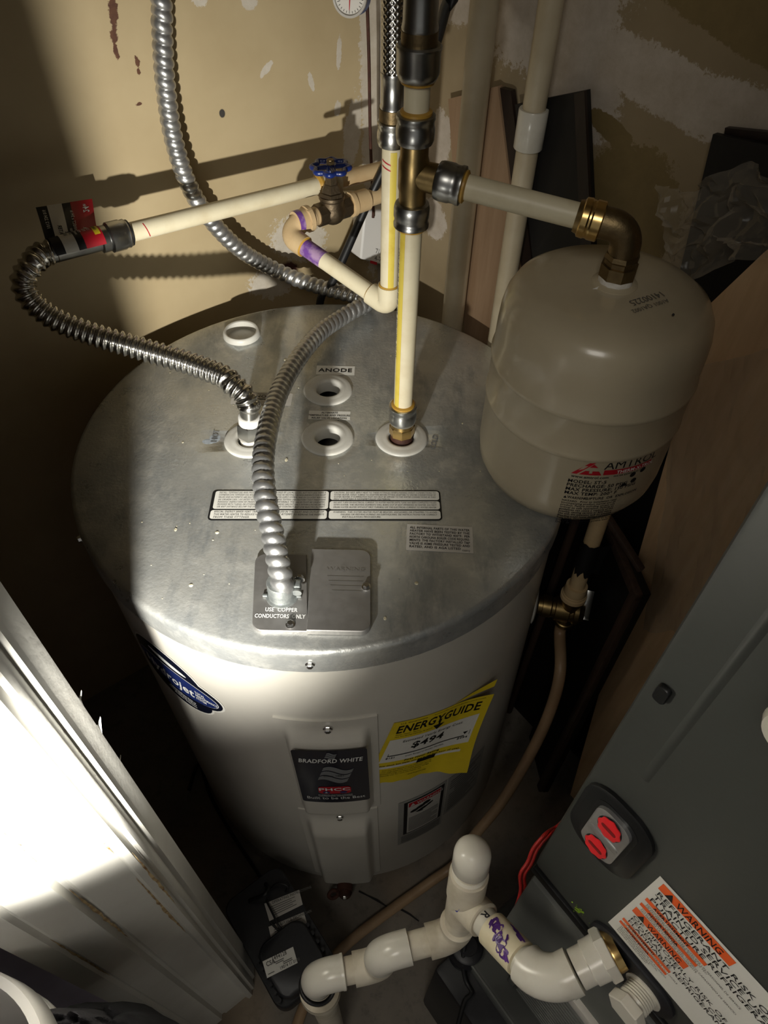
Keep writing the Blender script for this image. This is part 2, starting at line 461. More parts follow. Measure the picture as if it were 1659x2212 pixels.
MUD1, MUD2 = srgb(186, 176, 164), srgb(164, 152, 136)
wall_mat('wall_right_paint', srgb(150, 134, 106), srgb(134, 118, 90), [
    (MUD1, MUD2, .035, .70, [(.005, 1.1, .03, .5, 0), (.15, 1.19, .09, .035, 8), (.137, 1.005, .026, .05, -16), (.14, .90, .03, .03, 0), (.29, 1.22, .12, .085, 8),
                            (.36, 1.14, .07, .055, -14), (.47, 1.172, .13, .028, -8), (.62, 1.165, .13, .028, -6), (.365, 1.04, .030, .075, 0), (.44, 1.035, .014, .012, 30), (.47, 1.06, .006, .010, 0)]),
    (srgb(124, 106, 68), srgb(112, 96, 60), .03, .55, [(.47, 1.045, .070, .068, 0), (.42, 1.115, .035, .012, -12), (.55, 1.235, .16, .022, -10), (.255, 1.06, .03, .045, 0)]),
])
wall_mat('wall_plain', srgb(150, 138, 116), srgb(138, 126, 104), [])

def wall(name, a0, a1, b0, b1, z1, thick, mat, origin, ang, hole=None):
    """slab spanning e1 a0..a1 and e2 b0..b1"""
    me = bpy.data.meshes.new(name); bm = bmesh.new(); bmesh.ops.create_cube(bm, size=1)
    c = E((a0 + a1) / 2, (b0 + b1) / 2, z1 / 2)
    rot = Matrix.Rotation(ang, 3, 'Z'); inv = rot.inverted(); org = Vector(origin)
    for v in bm.verts:
        w = c + e1 * (v.co.y * abs(a1 - a0)) + e2 * (v.co.x * abs(b1 - b0)) + ez * (v.co.z * z1)
        v.co = inv @ (w - org)
    bm.to_mesh(me); bm.free(); me.materials.append(MATS[mat])
    o = bpy.data.objects.new(name, me); COL.objects.link(o); o.location = org; o.rotation_euler = (0, 0, ang)
    WL[o.name] = org
    return tag(o, kind='structure')
corner = E(W1, W2)
a_left = atan2(-e2.y, -e2.x); a_right = atan2(-e1.y, -e1.x)
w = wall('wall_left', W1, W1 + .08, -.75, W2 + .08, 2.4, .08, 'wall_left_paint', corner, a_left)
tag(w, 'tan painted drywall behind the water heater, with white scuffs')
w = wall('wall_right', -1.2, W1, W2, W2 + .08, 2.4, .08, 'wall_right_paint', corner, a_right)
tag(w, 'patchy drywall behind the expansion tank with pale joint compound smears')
w = wall('wall_front', .300, .38, -.75, -.045, 2.4, .08, 'wall_lavender', E(.30, -.75), 0)
tag(w, 'lavender grey wall beyond the door casing, lower left')
w = wall('wall_end', .38, W1, -.83, -.75, 2.4, .08, 'wall_plain', E(.3, -.8), 0)
tag(w, 'dim closet end wall left of the heater')
# concrete floor and the closet ceiling
mb = MB(); mb.box((0, 0, -.05), (1, 0, 0), (0, 1, 0), (0, 0, 1), 4.4, 4.4, .1)
f = tag(mb.build('floor', 'concrete', None, 0), 'grey stained concrete floor under the heater', kind='structure')
mb = MB()
for pts in ([(.885, 2.062), (.92, 2.05)],): pass
def floor_crack(path, w_):
    P = [Vector(p) for p in path]; m_ = MB(); L_, R_ = [], []
    for i, p in enumerate(P):
        d = (P[min(i + 1, len(P) - 1)] - P[max(0, i - 1)]).normalized(); n_ = Vector((-d.y, d.x, 0))
        ww = w_ * (.5 + random.random())
        L_.append(p + n_ * ww); R_.append(p - n_ * ww)
    n = len(P); m_.add(L_ + R_, [(i, i + 1, n + i + 1, n + i) for i in range(n - 1)]); return m_
floor_crack([(-0.0303, 0.3295, 0.0012), (-0.0133, 0.3222, 0.0012), (0.0035, 0.3151, 0.0012), (0.0203, 0.3058, 0.0012), (0.0426, 0.3032, 0.0012), (0.0616, 0.2941, 0.0012), (0.0778, 0.2835, 0.0012)], .0018).build('floor_crack', 'print_black', f, 0)
mb = MB(); mb.box((0, 0, 2.45), (1, 0, 0), (0, 1, 0), (0, 0, 1), 4.4, 4.4, .1)
tag(mb.build('ceiling', 'wall_plain', None, 0), 'closet ceiling', kind='structure')

# door casing and jamb: one moulded profile run vertically (points are e1, e2)
prof = [(.300, -.0265), (.292, -.0305), (.284, -.0350), (.278, -.0375), (.276, -.0420), (.268, -.0440), (.264, -.0470), (.264, -.0510), (.257, -.0540), (.256, -.060), (.262, -.064), (.262, -.0645),
        (.262, -.100), (.2645, -.103), (.2645, -.1065), (.258, -.110), (.258, -.138), (.2605, -.141), (.258, -.145), (.262, -.166), (.271, -.168), (.300, -.168)]
mb = MB(); mb.prism([E(a, b, .0) for a, b in prof], (0, 0, 2.1))
casing = tag(mb.build('trim_1', 'door_white', None, 25), 'white painted door casing with vertical grooves, brightly lit at left', kind='structure')
# chipped paint along the casing edges and torn paint flakes on the closet-side edge
mb = MB(); rnd = random.Random(4)
for (a, b, z0, z1, w_) in [(.2618, -.0645, .80, 1.02, .0032), (.2618, -.0645, .50, .74, .0018), (.2635, -.105, .86, 1.0, .0028), (.2635, -.105, .60, .80, .0016), (.2575, -.053, .62, .80, .0015), (.2600, -.141, .55, .74, .0014)]:
    z = z0
    pts_l, pts_r = [], []
    while z < z1:
        k = sin(pi * (z - z0) / (z1 - z0)); j = rnd.random()
        pts_l.append(E(a - .0006, b + w_ * k * (.3 + j), z)); pts_r.append(E(a - .0006, b - w_ * k * (.3 + rnd.random()), z)); z += .008
    n = len(pts_l); mb.add(pts_l + pts_r, [(i, i + 1, n + i + 1, n + i) for i in range(n - 1)])
mb.build('paint_chip', 'door_chip', casing, 0)
mb = MB()
for zc, s_ in [(.962, .008), (.918, .009), (.855, .006)]:
    p = [E(.300, -.0265, zc - s_ * .7), E(.300, -.0265, zc + s_ * .7), E(.302, -.030 + s_ * .45, zc + s_ * .3), E(.306, -.030 + s_ * .9, zc + s_ * (.1 + .4 * rnd.random())), E(.303, -.030 + s_ * .5, zc - s_ * .2)]
    mb.prism(p, e1 * .0012)
mb.build('paint_flake', 'door_white', casing, 0)

# ================================================================== water heater
LID_Z = .808
def hc(z):
    k = 1 - z / LID_Z
    return Vector((-.078 + .019 * k, .656 - .007 * k, z))       # the tank leans very slightly
def hp(th, z, r):
    a = radians(th); c = hc(z); return c + Vector((cos(a) * r, sin(a) * r, 0))
RB = .302
heater = thing('water_heater', hc(0), 'squat almond electric water heater with galvanised lid in the closet corner', 'water heater')
NS = 96
def hring(z, r): return [hp(360 * k / NS, z, r) for k in range(NS)]
mb = MB(); mb.ring_loft([hring(.012, .296), hring(.014, RB - .001), hring(.018, RB), hring(.40, RB), hring(.78, RB), hring(.781, .298), hring(.72, .296)])
body = mb.build('body', 'heater_paint', heater, 40)
mb = MB(); mb.ring_loft([hring(0, .27), hring(.014, .27)]); mb.build('base_ring', 'furnace_black', heater)
# lid with turned-down rim, pierced for the ports
PORTS = {'hot': (-.169, .651), 'anode': (-.079, .752), 'alt': (-.073, .658), 'cold': (.020, .660)}
mb = MB()
rings = [hring(.8050, .015), hring(.8050, .298), hring(.772, .3045), hring(.7725, .3062), hring(.774, .3060), hring(.800, .3060), hring(.8045, .3052), hring(.8070, .3030), hring(.8080, .2995)]
for r_ in (.27, .22, .16, .1, .05, .015): rings.append(hring(.8080, r_))
mb.ring_loft(rings, True, True); lid = mb.build('lid', 'galvanised', heater, 50); tag(lid, 'dull galvanised steel lid, stained and scratched')
mb = MB()
for (x, y) in PORTS.values(): mb.cyl((x, y, .79), (x, y, .83), .0170, n=40)
mb.cyl((-.213, .873, .79), (-.213, .873, .83), .0215, n=40)
cut = mb.build('cutter', 'galvanised', heater); bo_ = lid.modifiers.new('holes', 'BOOLEAN'); bo_.operation = 'DIFFERENCE'; bo_.solver = 'EXACT'; bo_.object = cut
me_ = bpy.data.meshes.new_from_object(lid.evaluated_get(bpy.context.evaluated_depsgraph_get()))
lid.modifiers.clear(); lid.data = me_; bpy.data.objects.remove(cut)
for th in (-88.6, -16, 60, 150, -150): hex_screw(lid, hp(th, .7885, .306), hp(th, .7885, 1.306) - hp(th, .7885, .306), .0036)
def lp(x, y, off=0): return Vector((x, y, LID_Z + off))
def lidmap(ox, oy, ang):
    ca, sa = cos(radians(ang)), sin(radians(ang))
    return lambda x, y, off=0: Vector((ox + x * ca - y * sa, oy + x * sa + y * ca, LID_Z + .0004 + off))

# plastic pipe collars
for k, (x, y) in PORTS.items():
    mb = MB(); mb.lathe((x, y, LID_Z), (0, 0, 1), [(-.0150, .0152), (-.001, .0156), (.0016, .0163), (.0030, .0178), (.0036, .0200), (.0030, .0225), (.0026, .0260), (.0024, .0305), (.0014, .0326), (0, .0330)], 48, False, False)
    c_ = mb.build('pipe_collar', 'port_plastic', heater, 50)
    mb = MB(); mb.lathe((x, y, LID_Z - .040), (0, 0, 1), [(.0, .0220), (.001, .0220)], 32); mb.build('collar_shade_disc', 'print_black', c_)  # black disc paints the shade down inside each port
x, y = -.213, .873
mb = MB(); mb.lathe((x, y, LID_Z), (0, 0, 1), [(0, .0270), (.005, .0265), (.008, .0250), (.0085, .0235), (.0075, .0215), (-.004, .0205), (-.0045, .0)], 48, False, False)
cp = mb.build('plug_cup', 'port_plastic', heater, 50)
# stamped HOT and COLD
mb = MB()
mb.text(lidmap(-.2105, .6440, 90), 'HOT', 0, 0, .0105, .0003, 1.0, 'L', True); mb.build('stamped_lettering', 'print_silver', lid, 0); mb = MB()
mb.text(lidmap(.0620, .6410, 80), 'COLD', 0, 0, .010, .0003, .9, 'L', True)
mb.build('stamped_lettering', 'print_silver', lid, 0)
mb = MB(); mb.sphere((-.214, .652, LID_Z), .007, 16, (1, 1.2, .02)); mb.sphere((-.221, .646, LID_Z), .006, 16, (1.3, .8, .02))
mb.build('paint_smear', M('smear_blue', srgb(170, 178, 186), srgb(140, 146, 150), 120, .4, .6, .5), lid)
rnd = random.Random(12); mb = MB()
for _ in range(46):
    rr = .29 * sqrt(rnd.random()); aa = rnd.random() * 2 * pi; s_ = .0006 + .0014 * rnd.random() ** 3
    mb.sphere((-.078 + rr * cos(aa), .656 + rr * sin(aa), LID_Z + s_ * .2), s_, 8, (1, .6 + rnd.random(), .4))
for (x, y) in ((.036, .437), (-.185, .500), (-.200, .428)): mb.sphere((x, y, LID_Z), .0023, 10, (1, 1, .4))
mb.build('debris_speck', M('speck', srgb(220, 214, 190), srgb(180, 170, 140), 200, .4, .6, .8), lid)['kind'] = 'stuff'

# small adhesive notices
def notice(name, ox, oy, ang, w, h, lines, size, mat='label_grey', sx=1.15, bold=True, pad=.003, align='C'):
    mp = lidmap(ox, oy, ang); s_ = MB().sheet(mp, 0, -h, w, 0).build(name, mat, heater, 0)
    mb = MB(); y_ = -pad - size * .72
    for ln in lines:
        mb.text(mp, ln, w / 2 if align == 'C' else pad, y_, size, .0004, sx, align, bold); y_ -= size * 1.25
    mb.build('lettering', 'print_black', s_, 0); return s_
notice('anode_sticker', -.0980, .8040, 0, .053, .0200, ['ANODE'], .0110, 'label_white', sx=1.15, pad=.006)
notice('relief_valve_sticker', -.1005, .7085, 0, .054, .0170, ['ALTERNATE', 'TEMPERATURE AND PRESSURE', 'RELIEF VALVE LOCATION'], .0042, 'label_white', sx=.9, pad=.0022)
# notice half hidden behind the supply hose
mp = lidmap(-.205, .7440, -1); st = MB().sheet(mp, 0, -.026, .080, 0, rad=.002).build('fuse_sticker', 'label_grey', heater, 0)
mb = MB(); mb.sheet(mp, .010, -.015, .066, -.0035, .0003, rad=.002); mb.build('black_frame', 'print_black', st, 0)
mb = MB(); mb.sheet(mp, .0112, -.0138, .0648, -.0047, .0006, rad=.0015); mb.build('white_panel', 'label_grey', st, 0)
mb = MB(); mb.text(mp, 'NO', .031, -.0115, .0075, .0009, 1.2, 'L', True); mb.text(mp, 'As required', .008, -.0225, .0055, .0004, 1.1, 'L', True); mb.build('lettering', 'print_black', st, 0)

nc = notice('boiler_code_sticker', .0265, .5185, -2.2, .0735, .0375, [], .004)
mp = lidmap(.0265, .5185, -2.2); mb = MB()
for i, ln in enumerate(['ALL INTERNAL PARTS OF THIS WATER', 'HEATER HAVE BEEN TESTED BY THE', 'FACTORY TO WITHSTAND 400°F:  PER', 'NORTH CAROLINA BOILER CODE REQUIRE-', 'MENTS: THE FACTORY INSTALLED T&P', 'VALVE IS ASME PRESSURE TESTED AND', 'RATED, AND IS AGA LISTED']):
    w_ = text_width(ln, .0043, 1, True); sx_ = min(1.4, .067 / w_) if i < 6 else 1.0
    mb.text(mp, ln, .0032, -.0068 - i * .0045, .0043, .0004, sx_, 'L', True)
mb.text(mp, '12251J', .061, -.0355, .003, .0004, 1, 'L', True)
for o_ in list(nc.children): bpy.data.objects.remove(o_)
mb.build('lettering', 'print_black', nc, 0)

# the wide black-bordered installation notice
CW, CHh = .2640, .0440
mp = lidmap(-.1985, .5625, 1.6)
cs = MB().sheet(mp, -.002, -CHh - .0015, CW, .0015, 0, rad=.005).build('installation_notice', 'print_black', heater, 0)
mb = MB()
panels = [(.0016, -.0285, .1335, -.0006), (.0002, -.0435, .1325, -.0303), (.1355, -.0145, .2622, -.0006), (.1350, -.0290, .2622, -.0163), (.1347, -.0435, .2622, -.0308)]
for (x0, y0, x1, y1) in panels: mb.sheet(mp, x0, y0, x1, y1, .0004, rad=.003)
mb.build('white_panel', 'label_white', cs, 0)
mb = MB()
def para(mp, mb, x, y, lines, size, lead, width, sx=None, bold=False, off=.0008, shear=0):
    for ln in lines:
        w_ = text_width(ln, size, 1, bold); k = sx or min(1.1, width / w_)
        mb.text(mp, ln, x, y, size, off, k, 'L', bold, shear); y -= lead
para(mp, mb, .0060, -.0047, ['INSTALL TEMPERATURE AND PRESSURE RELIEF VALVE REQUIRED BY LOCAL CODES, BUT NOT LESS THAN A', 'COMBINATION TEMPERATURE AND PRESSURE VALVE CERTIFIED AS MEETING THE REQUIREMENTS FOR RELIEF',
     'VALVES AND AUTOMATIC GAS SHUTOFF DEVICES FOR HOT WATER SUPPLY SYSTEMS, ANSI Z21.22 LATEST REVISION', '(IN CANADA CAN 1-4.4 LATEST REVISION) BY A RECOGNIZED TESTING LABORATORY THAT MAINTAINS', 'PERIODIC INSPECTION OF PRODUCTION OF LISTED MATERIALS. THE VALVE MUST BE ORIENTED,',
     'PROVIDED WITH TUBING, OR OTHERWISE INSTALLED SO DISCHARGE CAN EXIT ONLY WITHIN 6 INCHES ABOVE,', 'OR ANY DISTANCE BELOW THE STRUCTURAL FLOOR AND CONTACT ANY LIVE ELECTRICAL PART.'], .0031, .0037, .124, shear=.15)
para(mp, mb, .0040, -.0345, ['SPECIAL ENERGY SAVER HEAT TRAPS MAY BE INSTALLED IN THE INLET AND OUTLET OF', 'THIS WATER HEATER TO REDUCE HEAT LOSS. DO NOT ATTEMPT TO REMOVE THE INSERTS', 'FROM THESE FITTINGS.'], .0036, .0041, .125, shear=.15)
para(mp, mb, .1395, -.0046, ['CAUTION:  DO NOT APPLY HEAT TO THESE FITTING(S) WHEN MAKING SWEAT CONNECTIONS TO', 'WATER HEATER. SWEAT TUBING TO ADAPTERS BEFORE FITTING ADAPTERS TO WATER CONNECTIONS OF', 'WATER HEATER. IT IS IMPERATIVE THAT NO HEAT BE APPLIED TO THE WATER CONNECTIONS AS THEY', 'MAY CONTAIN A NONMETALLIC MATERIAL.'], .0030, .0034, .119)
para(mp, mb, .1395, -.0200, ['DO NOT TURN ON ELECTRICAL CURRENT TO WATER HEATER UNTIL TANK HAS BEEN COMPLETELY FILLED', 'WITH WATER. THE HEATING ELEMENTS WILL BURN OUT IF NOT IMMERSED IN WATER. DO NOT', 'DRAIN WATER HEATER WITHOUT FIRST TURNING OFF THE ELECTRICAL CURRENT TO WATER HEATER.'], .0031, .0037, .119)
para(mp, mb, .1395, -.0348, ['WARNING:  THIS WATER HEATER MUST BE BRACED, ANCHORED OR STRAPPED TO AVOID', '           FALLING OR MOVING DURING AN EARTHQUAKE. SEE INSTRUCTIONS FOR CORRECT', '           INSTALLATION PROCEDURE.'], .0031, .0037, .119, bold=False)
mb.build('lettering', 'print_black', cs, 0)

# junction-box cover in two plates near the front edge
def plate(name, x0, y0, x1, y1, z0, z1, rads, mat, dx=0.0):
    pts = []
    for (cx_, cy_, a0, r) in ((x1, y1, 0, rads[0]), (x0, y1, 90, rads[1]), (x0, y0, 180, rads[2]), (x1, y0, 270, rads[3])):
        sx_ = -1 if cx_ == x1 else 1; sy_ = -1 if cy_ == y1 else 1
        if r == 0: pts.append((cx_, cy_)); continue
        for k in range(7):
            a = radians(a0 + 15 * k); pts.append((cx_ + sx_ * r + r * cos(a), cy_ + sy_ * r + r * sin(a)))
    mb = MB()
    def R(z, s_): 
        mx, my = (x0 + x1) / 2, (y0 + y1) / 2
        return [(mx + (px - mx) * s_ + dx * (py - y0), my + (py - my) * s_, z) for px, py in pts]
    mb.ring_loft([R(z0, 1), R(z1 - .0006, 1), R(z1, .985)])
    return mb.build(name, mat, heater, 30)
p1 = plate('cover_plate', -.128, .372, -.0728, .468, LID_Z, LID_Z + .0052, (0, .012, .010, 0), 'cover_steel', -.10); tag(p1, 'steel cover plate stamped use copper conductors only')
p2 = plate('cover_plate', -.0738, .3715, -.0105, .474, LID_Z + .0010, LID_Z + .0082, (.010, 0, 0, .010), 'cover_steel', -.03); tag(p2, 'plain steel junction cover plate with one screw')
mpc = lambda x, y, off=0: Vector((x, y, LID_Z + .0053 + off))
mb = MB(); mb.text(mpc, 'USE  COPPER', -.1015, .3945, .0066, .0003, .80, 'C', True); mb.text(mpc, 'CONDUCTORS  ONLY', -.1020, .3868, .0066, .0003, .72, 'C', True)
mb.build('stamped_lettering', 'print_white', p1, 0)
mpd = lambda x, y, off=0: Vector((x, y, LID_Z + .0083 + off))
mb = MB(); mb.text(mpd, 'WARNING', -.0385, .4450, .0065, .0002, 1.3, 'C', False)
for i in range(4): mb.sheet(mpd, -.058 + .002 * i, .4375 - .006 * i, -.020, .4381 - .006 * i, .0002)
mb.build('embossed_lettering', M('emboss', (.36, .35, .335, 1), rough=.45, metal=.8), p2, 0)
hex_screw(p1, (-.0905, .3795, LID_Z + .0052), (0, 0, 1), .0036)
hex_screw(p2, (-.0165, .4250, LID_Z + .0082), (0, 0, 1), .0036)

# access panels pressed out of the jacket
def access(name, t0, t1, z0, z1, rise, top, bot, side):
    def fn(u, v):
        th = t0 + (t1 - t0) * u; z = z0 + (z1 - z0) * v
        du = min(u, 1 - u); k = 1.0
        sm = lambda x: max(0, min(1, x)) ** 2 * (3 - 2 * max(0, min(1, x)))
        hh = sm((du - .07) / side) * sm((1 - v - top) / .16) * sm((v - bot) / .10 if bot >= 0 else 1)
        return hp(th, z, RB + .0022 + rise * hh)
    mb = MB(); mb.grid(fn, 40, 60)
    # returned edge all round
    rim = [(i / 40, 0) for i in range(41)] + [(1, j / 60) for j in range(1, 61)] + [(1 - i / 40, 1) for i in range(1, 41)] + [(0, 1 - j / 60) for j in range(1, 60)]
    a = [fn(u, v) for u, v in rim]; b = [hp(t0 + (t1 - t0) * u, z0 + (z1 - z0) * v, RB - .001) for u, v in rim]
    n = len(a); mb.add(a + b, [(i, (i + 1) % n, n + (i + 1) % n, n + i) for i in range(n)])
    return mb.build(name, 'heater_paint', heater, 40), fn
ap, fn_up = access('access_panel', -99.0, -76.3, .370, .656, .016, .055, .0, .10); tag(ap, 'upper access panel carrying the navy badge')
lo, fn_lo = access('access_panel', -99.0, -77.2, .045, .362, .015, .055, -1, .12); tag(lo, 'plain lower access panel')
hex_screw(ap, hp(-87.2, .640, RB + .003), hp(-87.2, .64, 1) - hp(-87.2, .64, 0), .0042)
hex_screw(lo, hp(-87.6, .345, RB + .003), hp(-87.6, .345, 1) - hp(-87.6, .345, 0), .0040)
hex_screw(lo, hp(-80.5, .060, RB + .003), hp(-80.5, .06, 1) - hp(-80.5, .06, 0), .0020)

# jacket map: x is arc length along the jacket from angle th0, y is height above z0
def jmap(th0, z0, tilt=0, r=RB):
    ct, st_ = cos(radians(tilt)), sin(radians(tilt))
    def mp(x, y, off=0):
        X = x * ct - y * st_; Y = x * st_ + y * ct
        return hp(th0 + math.degrees(X / r), z0 + Y, r + .0006 + off)
    return mp
# navy badge on the raised panel
BR_ = RB + .0186; bmp = jmap(-95.3, .4500, 0, BR_)
BWd = radians(16.0) * BR_; BHt = .1650
bd = MB().sheet(bmp, 0, 0, BWd, BHt, 0, 12, 1, rad=.005).build('brand_badge', 'badge_navy', ap, 30)
for t_, y_, sz, of_, sx_, bo, sh in (('BRADFORD WHITE', BHt - .0335, .0155, .0004, .70, True, .22), ('Built to be the Best', .0125, .0125, .0004, .82, False, 0), ('PHCC', .0440, .0125, .0010, 1.25, True, 0),
                                     ('PLUMBING-HEATING-COOLING', .0262, .0040, .0004, .9, False, 0), ('CONTRACTORS ASSOCIATION', .0222, .0040, .0004, .9, False, 0)):
    mb = MB(); mb.text(bmp, t_, BWd / 2, y_, sz, of_, min(sx_, (.46 if t_ == 'PHCC' else .50 if sz < .006 else .86) * BWd / text_width(t_, sz, 1, bo)), 'C', bo, sh); mb.build('badge_lettering', 'print_white', ap, 0)
mb = MB(); mb.sheet(bmp, BWd / 2 - .021, .0325, BWd / 2 + .021, .0560, .0004, 8, 1, rad=.006); mb.build('red_emblem', 'print_red', ap, 0)
mb = MB()
for dx_ in (-.011, .011):
    mb.poly(bmp, [(BWd / 2 + dx_ + .0048 * cos(2 * pi * k / 16), .0378 + .0036 * sin(2 * pi * k / 16)) for k in range(16)], .0008)
mb.build('emblem_roundel', 'swirl_blue', ap, 0)
mb = MB(); mb.poly(bmp, [(BWd / 2 - .013, .0366), (BWd / 2 - .009, .0366), (BWd / 2 - .011, .0405)], .0012); mb.build('emblem_drop', 'print_white', ap, 0)
def flag(mp, x, y, w_, h_, off, shear=.25, gap=.06):
    m_ = MB()
    for i in range(3):
        y0 = y + h_ * (i / 3 + gap / 2); y1 = y + h_ * ((i + 1) / 3 - gap / 2)
        wv = lambda t: h_ * .16 * sin(2 * pi * t * .85 + .6)
        m_.grid(lambda a, b: mp(x + w_ * a + shear * (y0 + (y1 - y0) * b - y), y0 + (y1 - y0) * b + wv(a), off), 12, 1)
    return m_
flag(bmp, BWd / 2 - .0195, .0730, .0365, .0420, .0004).build('flag_emblem', 'print_silver', ap, 0)
mb = flag(bmp, BWd / 2 - .0065, BHt - .0215, .0120, .0150, .0004); mb.build('flag_mark', 'print_silver', ap, 0)
mb = MB(); mb.text(bmp, 'Since 1881', BWd / 2 + .002, .0905, .0060, .0012, 1.0, 'C'); mb.build('flag_lettering', 'print_black', ap, 0)

# yellow energy label, its right edge lifting off the jacket
emp0 = jmap(-72.5, .6240, -14)
def emp(x, y, off=0):
    k = max(0, (x - .082) / .058); lift = .016 * k * k * (1 + .9 * max(0, min(1, -y / .17)) ** 3)
    return emp0(x, y + .012 * k * k * (1 if y < -.03 else .2), off + lift + .0004)
EW, EH = .139, .176
eg = MB().grid(lambda a, b: emp(EW * a, -EH + EH * b - (.0 if b > .05 else .004 * sin(a * 9) * sin(a * 23)), 0), 26, 12).build('energy_label', 'label_yellow', heater, 30, two=True)
mb = MB(); mb.grid(lambda a, b: emp(EW * (.60 + .40 * a), .001 + .0145 * b * a + .010 * a * a, -.004 * a), 10, 3); mb.build('torn_strip', 'label_yellow', eg, 30, two=True)
mb = MB(); mb.sheet(emp, .006, -.108, .131, -.045, .0003, 20, 4); mb.build('white_field', 'label_white', eg, 0)
mb = MB(); mb.sheet(emp, .010, -.127, .125, -.1215, .0003, 16, 1); mb.sheet(emp, .010, -.1275, .046, -.1210, .0003, 6, 1); mb.build('white_bar', 'label_white', eg, 0)
mb = MB()
mb.text(emp, 'ENERGYGUIDE', .0085, -.0285, .0250, .0004, .685, 'L', True)
mb.poly(emp, [(.063, -.034), (.080, -.034), (.0715, -.046)], .0006); mb.sheet(emp, .0700, -.036, .0730, -.022, .0006)
mb.text(emp, 'U.S. Government', .010, -.0068, .0052, .0004, 1.0)
mb.text(emp, 'Federal law prohibits removal of this label before consumer purchase', .056, -.0055, .0033, .0004, .8)
mb.text(emp, 'Water Heater - Electric', .010, -.0345, .0040, .0004, .9); mb.text(emp, 'Tank Size (Storage Capacity): 40 Gallons', .010, -.0395, .0036, .0004, .9)
mb.text(emp, 'Estimated Yearly Energy Cost', .0685, -.0560, .0078, .0008, .92, 'C')
mb.text(emp, '$494', .0660, -.0770, .0215, .0008, 1.05, 'C', True)
mb.sheet(emp, .013, -.0905, .122, -.0885, .0008, 16, 1); mb.sheet(emp, .013, -.0905, .0137, -.0830, .0008); mb.sheet(emp, .1270, -.088, .1275, -.078, .0008)
mb.poly(emp, [(.1190, -.0800), (.1250, -.0800), (.1220, -.0860)], .0008)
mb.text(emp, '$121', .012, -.0975, .0062, .0008, 1.0, 'L', True); mb.text(emp, '$494', .114, -.0955, .0060, .0008, 1.0, 'L', True)
mb.text(emp, 'Cost Range of Similar Models', .0685, -.0990, .0048, .0008, 1.0, 'C')
mb.text(emp, 'First Hour Rating', .0685, -.1130, .0070, .0004, 1.0, 'C', True)
mb.text(emp, '(How much hot water you get in the first hour of use)', .0640, -.1200, .0052, .0004, .95, 'C', True)
mb.sheet(emp, .0640, -.1290, .0920, -.1195, .0007, 4, 1)
for i in range(5): mb.text(emp, ['Your cost will depend on your utility rates and use.', 'Cost range based only on models of similar capacity.', 'Estimated energy cost based on a national average', 'electricity cost. For more information, visit', 'www.ftc.gov/energy'][i], .016 if i < 4 else .060, -.1350 - .0055 * i - (.004 if i == 4 else 0), .0042, .0004, .85)
mb.build('black_lettering', 'print_black', eg, 0)

# lower warning label with two hands
wmp = jmap(-71.1, .3515); WW, WH = radians(15.6) * RB, .1950
wl = MB().sheet(wmp, 0, -WH, WW, 0, 0, 8, 1).build('shock_warning_label', 'label_dim', heater, 30)
mb = MB(); mb.sheet(wmp, .0090, -.150, WW - .004, -.008, .0003, 6, 1); mb.build('black_border', 'print_black', wl, 0)
mb = MB(); mb.sheet(wmp, .0150, -.146, WW - .010, -.012, .0006, 6, 1); mb.build('white_field', 'label_grey', wl, 0)
mb = MB(); mb.sheet(wmp, .0165, -.0300, WW - .0115, -.0140, .0009, 6, 1); mb.build('red_heading', 'print_red', wl, 0)
mb = MB(); mb.text(wmp, 'WARNING', .030, -.0270, .0125, .0012, .72, 'L', True); mb.poly(wmp, [(.019, -.0275), (.027, -.0275), (.023, -.0165)], .0012); mb.build('heading_lettering', 'label_grey', wl, 0)
mb = MB()
for (cx_, cy_, rx_, ry_, an) in [(.0265, -.052, .0075, .0050, 25), (.037, -.046, .009, .0055, 25), (.047, -.040, .007, .006, 10), (.041, -.058, .010, .0045, 25), (.052, -.052, .008, .0035, 35), (.036, -.064, .006, .002, -20), (.034, -.060, .006, .0018, 10)]:
    ca, sa = cos(radians(an)), sin(radians(an))
    mb.poly(wmp, [(cx_ + rx_ * cos(2 * pi * k / 14) * ca - ry_ * sin(2 * pi * k / 14) * sa, cy_ + rx_ * cos(2 * pi * k / 14) * sa + ry_ * sin(2 * pi * k / 14) * ca) for k in range(14)], .0009)
mb.build('hand_drawing', 'print_black', wl, 0)
mb = MB()
for i in range(11): mb.sheet(wmp, .0175, -.0780 - .0058 * i - .0022, WW - .0125 - (.012 if i in (3, 7) else 0), -.0780 - .0058 * i, .0009, 5, 1)
for i in range(8): mb.sheet(wmp, .006, -.157 - .0043 * i - .0016, WW - .004, -.157 - .0043 * i, .0003, 5, 1)
mb.build('fine_print', 'print_grey', wl, 0)
rmp = jmap(-55.0, .3420); rl = MB().sheet(rmp, 0, -.150, .080, .008, 0, 8, 1).build('rating_label', 'label_dim', heater, 30)
mb = MB()
for i in range(14): mb.sheet(rmp, .006 + (.01 if i in (4, 5) else 0), -.010 - .0095 * i - .0038, .072 - (i * 7 % 5) * .006, -.010 - .0095 * i, .0003, 5, 1)
mb.build('fine_print', 'print_grey', rl, 0)

